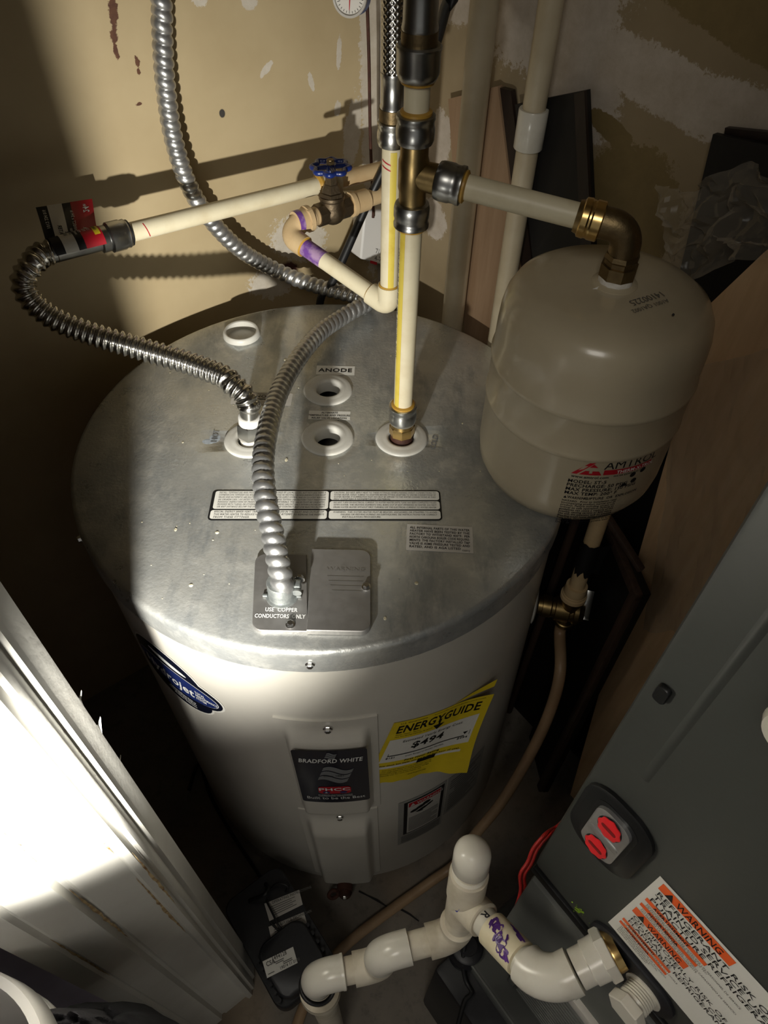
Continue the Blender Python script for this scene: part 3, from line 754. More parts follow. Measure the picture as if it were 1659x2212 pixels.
# dark swirl sticker on the shaded left flank: overlapping ovals with a white outline
smp = jmap(-121.5, .6420, -6)
def oval(m_, cx_, cy_, rx_, ry_, off, an=0):
    ca, sa = cos(radians(an)), sin(radians(an))
    return m_.poly(smp, [(cx_ + rx_ * cos(2 * pi * k / 36) * ca - ry_ * sin(2 * pi * k / 36) * sa, cy_ + rx_ * cos(2 * pi * k / 36) * sa + ry_ * sin(2 * pi * k / 36) * ca) for k in range(36)], off, .006)
mb = MB(); oval(mb, -.016, .002, .073, .0385, 0); oval(mb, -.028, .010, .060, .055, .00005); oval(mb, -.022, -.022, .062, .038, .0001)
sw = mb.build('swirl_sticker', 'label_white', heater, 30); tag(sw, 'dark oval sticker with white outline')
mb = MB(); oval(mb, -.016, .002, .0700, .0350, .0003); oval(mb, -.028, .010, .057, .052, .0004); oval(mb, -.022, -.022, .059, .035, .00035); mb.build('dark_field', 'badge_navy', sw, 0)
mb = MB(); oval(mb, -.016, .002, .0650, .0260, .0007); mb.build('oval_outline', 'print_white', sw, 0)
mb = MB(); oval(mb, -.016, .002, .0640, .0250, .0010); mb.build('blue_oval', 'swirl_blue', sw, 0)
mb = MB(); oval(mb, -.022, .040, .030, .005, .0007, -8); mb.build('highlight_sweep', 'print_white', sw, 0)
mb = MB(); mb.text(smp, 'Hydrojet', .014, -.010, .0290, .0013, .72, 'R', True, .1)
for i, t_ in enumerate(['TOTAL', 'PERFORMANCE', 'SYSTEM']): mb.text(smp, t_, .0165, .0065 - .0078 * i, .0085, .0013, .50, 'L', True)
for i, t_ in enumerate(['Reduces Sediment Build-up', 'Increases First Hour Delivery', 'Minimizes Temperature']): mb.text(smp, t_, .012, -.0330 - .0062 * i, .0058, .0007, .62, 'R', True)
mb.build('white_lettering', 'print_white', sw, 0)

# drain cock
dz = .040; dp = hp(-89.0, dz, RB - .004); dd = (hp(-89.0, dz, 1) - hp(-89.0, dz, 0)).normalized()
mb = MB(); mb.lathe(dp, dd, [(0, .016), (.006, .016), (.007, .011), (.020, .011), (.021, .014), (.030, .014), (.031, .010), (.040, .010)], 24)
mb.lathe(dp + dd * .028 - ez * .0, -ez, [(-.006, .010), (.012, .010), (.013, .0125), (.017, .0125), (.018, .0115), (.021, .0125), (.026, .0115)], 24)
dv = mb.build('drain_cock', 'rust', heater, 35)
mb = MB(); c0 = dp + dd * .030 + Vector((-.020, -.004, -.012)); u_, w_, _ = frame(Vector((.3, -.8, .5)))
mb.tube([c0 + (u_ * cos(a) + w_ * sin(a)) * .0085 for a in [2 * pi * k / 24 for k in range(25)]], .0035, 10, .003)
mb.cyl(dp + dd * .03, c0 + (dp + dd * .03 - c0).normalized() * .0085, .004)
mb.build('drain_handle', 'rust', dv, 35)
hex_screw(dv, dp + dd * .040, dd, .004)

# ================================================================== plumbing above the heater
def push_collar(mb, p, d, r=.0165, L=.026, flare=True):
    """rounded steel push-fit collar starting at p and running along d"""
    mb.lathe(p, d, [(0, r * .80), (.0012, r * .93), (.004, r * .985), (.006, r), (L * .55, r), (L * .62, r * .955), (L * .78, r * .955), (L * .84, r * 1.0), (L - .001, r * .99), (L, r * .84)], 36)
def release_ring(parent, p, d, r=.0142, L=.003, mat='cement'):
    mb = MB(); mb.lathe(p, d, [(0, r), (L * .6, r), (L, r * .84)], 32); return mb.build('release_ring', mat, parent, 40)
RP = .0111
cx0, cy0 = .020, .660
cp_ = thing('cold_water_pipe', (cx0, cy0, LID_Z), 'straight cream pipe with yellow stripe rising from the cold port of the lid', 'pipe')
mb = MB(); mb.lathe((cx0, cy0, .796), ez, [(0, .0133)] + [(.002 + i * .0018 + (.0009 if j else 0), .0133 + (.0008 if j else 0)) for i in range(9) for j in (0, 1)] + [(.024, .0125)], 28)
mb.build('threaded_nipple', 'rust', cp_, 20)
mb = MB(); mb.lathe((cx0, cy0, .817), ez, [(0, .0150), (.001, .0158), (.013, .0158), (.014, .0150)], 8); mb.lathe((cx0, cy0, .831), ez, [(0, .0146), (.006, .0146)], 28)
mb.build('brass_adapter', 'brass_bright', cp_, 20)
mb = MB(); push_collar(mb, (cx0, cy0, .836), ez, .0170, .027); mb.build('push_fit_collar', 'steel', cp_, 40)
release_ring(cp_, (cx0, cy0, .863), ez)
mb = MB(); mb.cyl((cx0, cy0, .862), (cx0, cy0, 1.096), RP, n=32); pp = mb.build('pipe', 'cpvc', cp_)
def stripe(parent, a, b, r, ang0, ang1, mat='cpvc_stripe', n=6, name='yellow_stripe'):
    a = Vector(a); b = Vector(b); u, w, d = frame(b - a); mb = MB()
    # angle measured in the horizontal plane for upright pipes
    X = Vector((1, 0, 0)); Y = Vector((0, 1, 0))
    mb.grid(lambda s, t: a.lerp(b, t) + (X * cos(radians(ang0 + (ang1 - ang0) * s)) + Y * sin(radians(ang0 + (ang1 - ang0) * s))) * (r + .00025), n, 1)
    return mb.build(name, mat, parent, 40)
stripe(pp, (cx0, cy0, .866), (cx0, cy0, 1.088), RP, 206, 241)
mb = MB(); mpv = lambda x, y, off=0: Vector((cx0, cy0, 0)) + Vector((cos(radians(190) + y / RP), sin(radians(190) + y / RP), 0)) * (RP + .0003) + ez * (1.065 - x)
mb.text(mpv, 'CPVC 4120  3/4  100 PSI @ 180F  ASTM D2846  NSF-PW', 0, 0, .0050, 0, 1.1); mb.build('printed_lettering', 'print_grey', pp, 0)

tee = thing('push_fit_tee', (cx0, cy0, 1.136), 'brass push-fit tee with three grey steel collars on the cold line', 'pipe fitting')
TZ = 1.136
br_dir = (Vector((.21, .60, 1.118)) - Vector((cx0, cy0, TZ))).normalized()
mb = MB(); mb.lathe((cx0, cy0, TZ - .030), ez, [(0, .0128), (.014, .0128), (.018, .0140), (.042, .0140), (.046, .0128), (.060, .0128)], 32)
mb.lathe(Vector((cx0, cy0, TZ)), br_dir, [(0, .0125), (.020, .0132), (.028, .0138)], 32); mb.build('tee_body', 'brass', tee, 40)
mb = MB(); push_collar(mb, (cx0, cy0, TZ - .026), -ez, .0172, .024); mb.build('push_fit_collar', 'steel_dark', tee, 40)
mb = MB(); push_collar(mb, (cx0, cy0, TZ + .026), ez, .0172, .025); mb.build('push_fit_collar', 'steel_dark', tee, 40)
mb = MB(); push_collar(mb, Vector((cx0, cy0, TZ)) + br_dir * .022, br_dir, .0172, .026); mb.build('push_fit_collar', 'steel_dark', tee, 40)
release_ring(tee, (cx0, cy0, TZ + .051), ez); release_ring(tee, (cx0, cy0, TZ - .050), -ez); release_ring(tee, Vector((cx0, cy0, TZ)) + br_dir * .048, br_dir)
mb = MB(); mb.cyl((cx0, cy0, TZ + .045), (cx0, cy0, 1.232), RP, n=32)
tag(mb.build('riser_pipe', 'cpvc', None), 'short cream pipe above the brass tee on the cold line', 'pipe')

uh = thing('flexible_supply_hose', (cx0, cy0, 1.216), 'dark steel supply hose with push-fit end above the cold line', 'hose')
mb = MB(); mb.lathe((cx0, cy0, 1.212), ez, [(0, .0135), (.0012, .0158), (.005, .0175), (.008, .0182), (.022, .0182), (.024, .0190), (.0255, .0190), (.027, .0175)], 36); mb.build('push_fit_collar', 'steel_dark', uh, 40)
mb = MB(); mb.lathe((cx0, cy0, 1.238), ez, [(0, .0150), (.010, .0150), (.0105, .0140)], 32); mb.build('brass_neck', 'brass_dark', uh, 40)
mb = MB(); mb.lathe((cx0, cy0, 1.248), ez, [(0, .0145), (.002, .0150), (.006, .0140), (.028, .0136), (.034, .0146), (.060, .0146)], 32); mb.build('ferrule', 'steel_dark', uh, 40)
release_ring(uh, (cx0, cy0, 1.2125), -ez)
mb = MB(); mb.tube([(cx0, cy0, 1.30), (cx0, cy0 + .002, 1.45), (cx0 - .01, cy0 + .06, 1.65), (cx0 - .03, cy0 + .16, 1.9)], lambda s_, t_: .0128 + .0012 * sin(s_ / .0065 * 2 * pi), 20, .0016); mb.build('corrugated_hose', 'stainless', uh, 60)

# branch to the expansion tank
b0 = Vector((cx0, cy0, TZ)) + br_dir * .044
EL = Vector((.21, .60, 1.118))
b1 = EL - br_dir * .030
mb = MB(); mb.cyl(b0, b1, RP, n=32)
tag(mb.build('branch_pipe', 'cpvc', None), 'cream pipe running right from the tee to the expansion tank elbow', 'pipe')
el = thing('brass_elbow', EL - ez * .04, 'brass elbow joining the branch pipe to the expansion tank', 'pipe fitting')
def bend(c, d0, d1, rad, n=10):
    """rounded corner at c for a pipe that arrives along d0 and leaves along d1"""
    c = Vector(c); a = c - Vector(d0).normalized() * rad; b = c + Vector(d1).normalized() * rad
    return [a * ((1 - t) ** 3) + a.lerp(c, .56) * (3 * t * (1 - t) ** 2) * 1.0 + b.lerp(c, .56) * (3 * t * t * (1 - t)) * 1.0 + b * t ** 3 for t in [q / n for q in range(n + 1)]]
mb = MB(); path = [EL - br_dir * .034] + bend(EL, br_dir, -ez, .016) + [EL - ez * .030]
mb.tube(path, .0138, 28, .0025); mb.build('elbow_body', 'brass_dark', el, 50)
mb = MB(); mb.lathe(EL - br_dir * .044, br_dir, [(0, .0150), (.001, .0168), (.006, .0172), (.0075, .0164), (.009, .0164), (.0105, .0172), (.018, .0172), (.019, .0160)], 36); mb.build('brass_nut', 'brass_bright', el, 20)
mb = MB(); mb.lathe(EL - br_dir * .048, br_dir, [(0, .0135), (.005, .0150)], 28); mb.build('release_ring', 'brass', el, 40)
mb = MB(); mb.lathe(EL - ez * .022, -ez, [(0, .0150), (.004, .0162), (.006, .0150), (.010, .0150), (.0105, .0172), (.022, .0172), (.023, .0150)], 8); mb.build('hex_end', 'brass_dark', el, 20)
rnd = random.Random(3); mb = MB(); n = 40
rings = []
for h, r in ((-.042, .0140), (-.045, .0152), (-.049, .0154), (-.053, .0160), (-.056, .0165)):
    rings.append([EL + Vector((cos(2 * pi * k / n), sin(2 * pi * k / n), 0)) * (r + .0012 * rnd.random()) + ez * (h + (.003 * rnd.random() if h in (-.042, -.056) else 0)) for k in range(n)])
mb.ring_loft(rings, False, False)
mb.add([EL + Vector((-.012, -.008, -.049)), EL + Vector((-.030, -.014, -.054)), EL + Vector((-.028, -.017, -.056)), EL + Vector((-.012, -.013, -.056))], [(0, 1, 2, 3)])
mb.build('sealing_tape', 'ptfe', el, 60)

# second upright: cream pipe behind the cold line, from the low elbow up to a braided hose
vx, vy = 0.000, .804
lowZ = .906
gv_e1, gv_e2, gv_z = (0.7970, 0.5214, 0.9594)
elb1 = Vector((-0.1371, 0.9043, 0.9461))
low = Vector((vx, vy, lowZ)); dlow = (low - elb1).normalized(); dh = Vector((dlow.x, dlow.y, dlow.z))
sp = thing('striped_riser', low, 'cream striped pipe with bottom elbow, standing behind the cold line', 'pipe')
mb = MB(); mb.tube([low - dh * .030] + bend(low, dh, ez, .012) + [low + ez * .030], .0142, 24, .0025); mb.build('elbow', 'cpvc', sp, 50)
mb = MB(); mb.cyl(low + ez * .026, (vx, vy, 1.106), RP, n=28); p_ = mb.build('pipe', 'cpvc', sp)
stripe(p_, (vx, vy, .934), (vx, vy, 1.100), RP, 262, 300)
mb = MB(); mb.lathe(low + ez * .029, ez, [(0, .0142), (.0025, .0118)], 28); mb.build('cement_ring', 'cement', sp, 40)
mb = MB(); mb.lathe(low - dh * .0295, -dh, [(0, .0142), (.0025, .0118)], 28); mb.build('cement_ring', 'cement', sp, 40)
mb = MB()
for dz_ in (0, .006): mb.grid(lambda s_, t_: Vector((vx, vy, 0)) + Vector((cos(radians(205 + 60 * s_)), sin(radians(205 + 60 * s_)), 0)) * (RP + .0003) + ez * (1.090 - dz_ - .004 * s_ + .0015 * t_), 8, 1)
mb.build('red_mark', 'marker_red', sp, 0)
bh = thing('braided_hose', (vx, vy, 1.10), 'braided steel hose with push-fit end rising beside the cold line', 'hose')
mb = MB(); push_collar(mb, (vx, vy, 1.103), ez, .0165, .026); mb.build('push_fit_collar', 'steel', bh, 40)
mb = MB(); mb.lathe((vx, vy, 1.129), ez, [(0, .0145), (.012, .0145), (.0125, .0128)], 28); mb.build('brass_neck', 'brass_dark', bh, 40)
mb = MB(); mb.lathe((vx, vy, 1.140), ez, [(0, .0138), (.003, .0140), (.005, .0128), (.028, .0128), (.030, .0136), (.034, .0136)], 28); mb.build('ferrule', 'steel', bh, 40)
mb = MB(); mb.tube([(vx, vy, 1.172), (vx - .002, vy, 1.35), (vx - .006, vy + .03, 1.6)], lambda s_, t_: .0125 + .0005 * max(sin(10 * t_ + s_ * 1100), sin(10 * t_ - s_ * 1100)), 80, .0008); mb.build('braided_sleeve', 'stainless', bh, 60)

# gate valve with blue handwheel
gv = thing('gate_valve', E(gv_e1, gv_e2, gv_z - .02), 'bronze gate valve with blue handwheel against the tan wall', 'valve')
g0 = lambda b, z=gv_z: E(gv_e1, b, z)
mb = MB(); mb.lathe(g0(gv_e2 - .026), e2, [(0, .0150), (.0145, .0150)], 8, start=pi / 8); mb.lathe(g0(gv_e2 + .0115), e2, [(0, .0150), (.0145, .0150)], 8, start=pi / 8)
mb.lathe(g0(gv_e2 - .015), e2, [(0, .0128), (.005, .0155), (.010, .0178), (.015, .0185), (.020, .0178), (.025, .0155), (.030, .0128)], 28)
mb.lathe(g0(gv_e2, gv_z - .002), ez, [(0, .0165), (.018, .0165), (.020, .0178), (.024, .0178)], 28); mb.build('valve_body', 'bronze', gv, 30)
mb = MB(); mb.lathe(g0(gv_e2, gv_z + .022), ez, [(0, .0172), (.005, .0172), (.0055, .0150)], 6); mb.lathe(g0(gv_e2, gv_z + .027), ez, [(0, .0150), (.008, .0110), (.010, .0095)], 6)
mb.lathe(g0(gv_e2, gv_z + .037), ez, [(0, .0085), (.012, .0085), (.013, .007)], 6); mb.build('bonnet', 'bronze', gv, 20)
mb = MB(); mb.cyl(g0(gv_e2, gv_z + .048), g0(gv_e2, gv_z + .068), .0042); mb.lathe(g0(gv_e2, gv_z + .060), ez, [(0, .0055), (.006, .0055), (.007, .004)], 6); mb.build('stem', 'brass_dark', gv, 30)
wc = g0(gv_e2, gv_z + .058); mb = MB(); nl = 8
rim_r = lambda a: .0225 + .0024 * cos(nl * a)
pts = [wc + Vector((cos(a), sin(a), 0)) * rim_r(a) for a in [2 * pi * k / 96 for k in range(97)]]
mb.tube(pts, .0036, 10, .0015)
for k in range(4):
    a = 2 * pi * k / 4 + .3; mb.tube([wc + ez * .001, wc + Vector((cos(a), sin(a), 0)) * .012 + ez * .0005, wc + Vector((cos(a), sin(a), 0)) * .022], .0032, 8, .003)
mb.lathe(wc - ez * .004, ez, [(0, .0070), (.008, .0070)], 16)
mb.build('handwheel', 'handwheel_blue', gv, 50)
# adapters either side of the valve and the pipe down to the low elbow
la = thing('pipe_adapter', g0(gv_e2 - .045), 'tan threaded adapter, elbow and sloping pipe left of the gate valve', 'pipe fitting')
mb = MB(); mb.lathe(g0(gv_e2 - .030), -e2, [(-.006, .0120), (0, .0120)] + [(.001 + .002 * i, .0125 + (.0009 if i % 2 else 0)) for i in range(3)] + [(.0065, .0125), (.007, .0170), (.013, .0170), (.0135, .0150), (.030, .0146)], 8 * 4); mb.build('adapter', 'cpvc_tan', la, 30)
mb = MB(); mb.lathe(g0(gv_e2 - .037), -e2, [(0, .0172), (.0072, .0172)], 6); mb.build('hex_flange', 'cpvc_tan', la, 20)
mb = MB(); mb.lathe(g0(gv_e2 - .052), -e2, [(0, .0151), (.008, .0149)], 28, False, False); mb.build('primer_band', 'purple_primer', la, 40)
st_ = E(gv_e1, gv_e2 - .052, gv_z - .001); d0_ = (elb1 - st_).normalized()
mb = MB(); mb.tube([st_ + d0_ * -.004] + bend(elb1, d0_, dlow, .016) + [elb1 + dlow * .030], .0143, 26, .0025); mb.build('elbow', 'cpvc_tan', la, 50)
mb = MB(); mb.cyl(elb1 + dlow * .026, low - dh * .028, RP, n=28); mb.build('sloping_pipe', 'cpvc', la)
mb = MB(); mb.cyl(elb1 + dlow * .030, elb1 + dlow * .064, RP + .0003, n=28); mb.build('primer_band', 'purple_primer', la, 40)
mb = MB(); mb.lathe(elb1 + dlow * .0295, dlow, [(0, .0143), (.002, .0118)], 28); mb.build('cement_ring', 'cement', la, 40)
ra = thing('pipe_adapter', g0(gv_e2 + .045), 'tan stub fitting right of the gate valve, near the corner', 'pipe fitting')
mb = MB(); mb.lathe(g0(gv_e2 + .026), e2, [(0, .0125), (.003, .0125), (.0032, .0165), (.009, .0165), (.0095, .0148), (.032, .0146)], 28); mb.build('adapter', 'cpvc_tan', ra, 30)
mb = MB(); mb.cyl(g0(gv_e2 + .050), g0(.70), RP, n=24); mb.build('stub_pipe', 'cpvc_tan', ra)

# hot line along the wall
H0, H1 = Vector((-0.3075, 0.8105, 0.9956)), Vector((-0.0982, 0.9740, 0.9825))
hd = (H1 - H0).normalized()
hw = thing('hot_water_pipe', H0, 'cream pipe along the tan wall from the tagged hose to the corner', 'pipe')
mb = MB(); mb.cyl(H0 - hd * .01, H1, RP, n=28); mb.build('pipe', 'cpvc', hw)
mb = MB(); mb.cyl(H1 - hd * .002, H1 + hd * .030, .0143, n=28); mb.build('coupling', 'cpvc', hw, 40)
mb = MB(); mb.cyl(H1 + hd * .028, H1 + hd * .170, RP, n=28); mb.build('wall_pipe', 'cpvc_tan', hw)
mb = MB(); mb.lathe(H1 - hd * .005, hd, [(0, .0118), (.003, .0148), (.006, .0148)], 28); mb.build('cement_ring', 'cement', hw, 40)
mb = MB(); u_, w_, _ = frame(hd); mb.grid(lambda a, b: H0 + hd * (.010 + .004 * a + .0012 * b) + (-ez * cos(radians(-150 + 90 * a)) + (-e1) * sin(radians(30 + 90 * a))) * (RP + .0003), 8, 1); mb.build('red_mark', 'marker_red', hw, 0)

# corrugated connector: hot port, round the left and back to the wall pipe
hx, hy = PORTS['hot']
hs = thing('hot_supply_connector', (hx, hy, LID_Z), 'shiny corrugated steel hose looping left from the hot port of the lid', 'hose')
CE = H0 - hd * .010
tip = (-.1645, .6525, .8660)
tdir = (Vector(tip) - Vector((hx, hy, .815))).normalized(); q0 = Vector((hx, hy, .812))
path = [q0 + tdir * .050, tip, (-.1700, .6570, .8770), (-.1830, .6640, .8850), (-0.1956, 0.6736, 0.8893), (-0.2414, 0.6893, 0.8964), (-0.2953, 0.6967, 0.9095), (-0.3460, 0.6990, 0.9261), (-0.3841, 0.7010, 0.9439), (-0.4064, 0.7062, 0.9643), (-0.4117, 0.7146, 0.9837), (-0.4002, 0.7269, 0.9984), CE - hd * .100, CE - hd * .085]
sm = spline(path, 14)
mb = MB(); mb.tube(sm, lambda s_, t_: .0128 + .0016 * sin(s_ / .0080 * 2 * pi), 28, .0010); mb.build('corrugated_hose', 'stainless', hs, 60)
mb = MB(); mb.cyl(CE - hd * .094, CE - hd * .030, .0122, n=28); mb.lathe(CE - hd * .034, hd, [(0, .0125), (.0015, .0150), (.010, .0150), (.011, .0140), (.013, .0172), (.028, .0172), (.030, .0160), (.034, .0165), (.036, .0150)], 36); mb.build('push_fit_collar', 'steel_dark', hs, 40)
mb = MB(); mb.lathe(CE + hd * .002, hd, [(0, .0150), (.002, .0150), (.003, .0120)], 28); mb.build('release_ring', 'black_rubber', hs, 40)
mb = MB(); mb.cyl(q0 + tdir * .028, q0 + tdir * .056, .0112, n=28); mb.build('ferrule', 'stainless', hs, 40)
mb = MB(); mb.lathe(q0 + tdir * .024, tdir, [(0, .0135), (.010, .0135), (.011, .0120)], 28); mb.build('nylon_washer', 'plastic_white', hs, 40)
mb = MB(); mb.lathe(q0 + tdir * .004, tdir, [(0, .0150), (.001, .0162), (.020, .0162), (.021, .0140)], 6); mb.build('hex_nut', 'steel', hs, 20)
mb = MB(); mb.lathe((hx, hy, .792), ez, [(0, .0130), (.022, .0130), (.024, .0145)], 24); mb.build('threaded_nipple', 'ptfe', hs, 40)

# printed hang tag folded round the hose end
tg = thing('hose_tag', CE - hd * .06, 'black, white and red product tag wrapped on the hose end', 'tag')
A_, B_, C_, D_ = [Vector(p) for p in ((-0.4100, 0.7980, 1.0287), (-0.3560, 0.8319, 1.0239), (-0.3439, 0.7921, 1.0076), (-0.3906, 0.7557, 1.0103))]
def tmp_(x, y, off=0):
    # x 0..1 left to right, y 0..1 top to bottom; past y = 1 the tag wraps over the hose
    nrm = (B_ - A_).cross(D_ - A_).normalized()
    if nrm.y > 0: nrm = -nrm
    yy = min(y, 1.0); p = A_.lerp(B_, x).lerp(D_.lerp(C_, x), yy)
    p = p + nrm * (off + .003 * sin(3.0 * x + 1.2) * sin(pi * yy) + .0012 * sin(14 * x + 5 * yy) * yy)
    if y > 1.0:
        ax = CE - hd * (.088 - .058 * x); rad = .0150 + off
        r0 = (D_.lerp(C_, x) - ax); r0 = r0 - hd * r0.dot(hd); r0.normalize()
        a = (y - 1.0) * .026 / .0145
        w0 = hd.cross(r0)
        if w0.dot(Vector((0, 0, CAM_H)) - ax) < 0: w0 = -w0
        p = ax + (r0 * cos(a) + w0 * sin(a)) * rad
    return p
mb = MB(); mb.grid(lambda a, b: tmp_(a, b * 2.2, 0), 24, 44); sheet_ = mb.build('paper', 'print_black', tg, 60, two=True)
def band(name, x0, x1, y0, y1, mat, off=.0004): return MB().grid(lambda a, b: tmp_(x0 + (x1 - x0) * a, y0 + (y1 - y0) * b, off), 10, 36).build(name, mat, tg, 60, two=True)
band('white_band', .19, .45, 0, 2.2, 'label_white'); band('red_band', .60, 1.0, 0, 2.2, 'print_red'); band('yellow_band', .845, .96, .98, 1.75, 'label_yellow', .0008)
tw = (B_ - A_).length; thh = (D_ - A_).length
def trot(x, y, off=0): return tmp_(y / .094, 1 - x / .066, off)        # reads upwards
mb = MB()
mb.text(trot, '1012 234 016', .018, .0085, .0080, .0008, .80, 'L', True)
mb.text(trot, '24', .040, .0760, .0145, .0010, .80, 'L', True); mb.text(trot, 'in', .0525, .0770, .0085, .0010, .8, 'L', True)
mb.text(trot, 'PUSH-TO-CONNECT x 3/4 in', -.030, .0535, .0080, .0010, .72, 'L', True)
mb.text(trot, 'PUSH-TO', -.030, .0620, .0080, .0010, .72, 'L', True); mb.text(trot, 'CONNECTOR', -.030, .0700, .0080, .0010, .72, 'L', True)
mb.text(trot, 'UNIVERSAL CORRUGATED', -.036, .0465, .0055, .0010, .7, 'L', True)
mb.build('white_lettering', 'print_white', tg, 0)
mb = MB(); mb.text(trot, 'WATER HEATER', -.031, .0265, .0100, .0010, .66, 'L', True); mb.text(trot, 'SUPPLY LINE', -.031, .0375, .0100, .0010, .66, 'L', True)
mb.text(trot, 'STAINLESS STEEL', -.036, .0815, .0065, .0012, .55, 'L', True); mb.build('black_lettering', 'print_black', tg, 0)

# flexible metal conduit to the junction cover
fc = thing('flexible_metal_conduit', (-.102, .415, LID_Z + .005), 'spiral steel conduit from the ceiling into the lid cover plate', 'conduit')
path = [E(.898, .42, 1.75), E(.898, .40, 1.5), (-0.2566, 0.9391, 1.2233), (-0.2626, 0.9344, 1.1733), (-0.2696, 0.9290, 1.1185), (-0.2721, 0.9270, 1.0570), (-0.2656, 0.9321, 0.9975), (-0.2484, 0.9455, 0.9442), (-0.2181, 0.9692, 0.8876), (-0.1791, 0.9997, 0.8415), (-0.1295, 0.9901, 0.8248), (-0.0789, 0.9801, 0.8161), (-0.0388, 0.9605, 0.8188), (-0.0288, 0.9338, 0.8287), (-0.0438, 0.9142, 0.8315), (-0.0694, 0.8842, 0.8318), (-0.0951, 0.8337, 0.8408), (-0.1186, 0.7552, 0.8518), (-0.1312, 0.6746, 0.8636), (-0.1323, 0.5901, 0.8800), (-0.1291, 0.5297, 0.8856), (-0.1208, 0.4843, 0.8778), (-0.1112, 0.4508, 0.8630), (-0.1039, 0.4257, 0.8464), (-0.1004, 0.4134, 0.8343), (-.1025, .4155, .826)]
sm = spline(path, 12)
def ridge(x): 
    x = x % 1.0; return abs(sin(pi * x)) ** .55
mb = MB(); mb.tube(sm, lambda s_, t_: .0090 + .0032 * ridge(s_ / .0112 + t_ / (2 * pi)), 20, .0014); mb.build('spiral_hose', 'conduit', fc, 60)
mb = MB(); mb.lathe((-.1025, .4150, LID_Z + .0052), ez, [(0, .0170), (.0015, .0170), (.002, .0145), (.004, .0142), (.022, .0142), (.0235, .0135), (.0235, .0118)], 32); con = mb.build('conduit_connector', 'zinc_cast', fc, 40)
mb = MB(); mb.box((-.0865, .4170, .826), (1, 0, 0), (0, 1, 0), ez, .008, .010, .013, .002); mb.cyl((-.0860, .4110, .826), (-.0860, .4085, .826), .0048, n=20); mb.build('clamp_ear', 'zinc_cast', con, 30)
hex_screw(con, (-.0850, .4250, .826), (0, 1, 0), .0040, 'clamp_screw')
for a in (200, 340): mb = MB(); mb.box((-.1025 + .0185 * cos(radians(a)), .4150 + .0185 * sin(radians(a)) * .4, LID_Z + .0070), (1, 0, 0), (0, 1, 0), ez, .005, .003, .003, .0006); mb.build('locknut_lug', 'zinc_cast', con, 30)

# black cable slanting down behind everything
mb = MB(); mb.tube(spline([(.150, .76, 1.62), (0.0696, 0.9156, 1.2380), (0.0571, 0.9260, 1.2073), (0.0490, 0.9517, 1.1633), (0.0352, 0.9753, 1.1109), (0.0078, 1.0068, 1.0322), (-0.0291, 0.9923, 0.9596), (-0.0669, 0.9862, 0.8746), (-0.0871, 0.9818, 0.8308), (-0.1095, 0.9842, 0.7865), (-.12, 1.015, .60), (-.125, 1.01, .06)], 10), .0062, 16, .01)
tag(mb.build('black_cable', 'black_rubber', None, 50), 'black cable slanting down behind the pipes into the corner', 'cable')

# gauge, capillary and white box by the corner
gc = Vector((-0.0552, 1.0482, 1.1807)); gd = (Vector((0, 0, CAM_H)) - gc); gd = (gd.normalized() + Vector((-.35, -.1, .0))).normalized()
pg = thing('pressure_gauge', gc, 'round dial gauge cut off at the top edge, beside the braided hose', 'gauge')
mb = MB(); mb.lathe(gc - gd * .022, gd, [(0, .018), (.001, .020), (.022, .0215)], 40, True, False); mb.build('gauge_case', 'gauge_blue', pg, 40)
mb = MB(); mb.lathe(gc, gd, [(-.001, .0215), (.0045, .0222), (.0055, .0215), (.005, .0195), (.002, .0190)], 40, False, False); mb.build('bezel', 'label_grey', pg, 40)
mb = MB(); mb.lathe(gc + gd * .0015, gd, [(0, .0195), (.0003, .0195)], 40); mb.build('dial', 'gauge_face', pg, 0)
gu, gw, _ = frame(gd); gmp = lambda x, y, off=0: gc + gd * (.0021 + off) + gu * x + gw * y
mb = MB()
for k in range(21):
    a = radians(-45 + 13.5 * k); r0 = .0150 if k % 5 else .0135
    c_, s_ = cos(a), sin(a); mb.add([gmp(c_ * r0 - s_ * .0003, s_ * r0 + c_ * .0003), gmp(c_ * .0175 - s_ * .0003, s_ * .0175 + c_ * .0003), gmp(c_ * .0175 + s_ * .0003, s_ * .0175 - c_ * .0003), gmp(c_ * r0 + s_ * .0003, s_ * r0 - c_ * .0003)], [(0, 1, 2, 3)])
mb.build('dial_mark', 'print_black', pg, 0)['kind'] = 'stuff'
mb = MB(); mb.add([gmp(-.001, -.003, .0006), gmp(.001, -.003, .0006), gmp(.0004, .014, .0006), gmp(-.0004, .014, .0006)], [(0, 1, 2, 3)]); mb.build('pointer', 'print_red', pg, 0)
mb = MB(); mb.tube(spline([(-0.0370, 1.0688, 1.2234), (-0.0355, 1.0699, 1.1723), (-0.0333, 1.0716, 1.1054), (-0.0316, 1.0768, 1.0044), (-0.0275, 1.0851, 0.9059), (-0.0275, 1.0851, 0.8836)], 10), .0023, 10, .01)
tag(mb.build('capillary_tube', 'rust', None, 50), 'thin brown tube running down to the small white box', 'tube')
wb = thing('white_wall_box', E(.885, .645, .83), 'small white plastic box with red mark hanging in the corner', 'box')
P4 = [Vector(p) for p in ((-0.0396, 1.0795, 0.8995), (-0.0015, 1.1092, 0.8860), (-0.0026, 1.1084, 0.7860), (-0.0474, 1.0734, 0.8189))]
mb = MB(); mb.prism(P4, e1 * .03)
bm_ = mb.build('housing', 'plastic_white', wb, 20); mdb = bm_.modifiers.new('bevel', 'BEVEL'); mdb.width = .003; mdb.segments = 2
wmp2 = lambda x, y, off=0: P4[3].lerp(P4[2], x).lerp(P4[0].lerp(P4[1], x), y) - e1 * (.0005 + off)
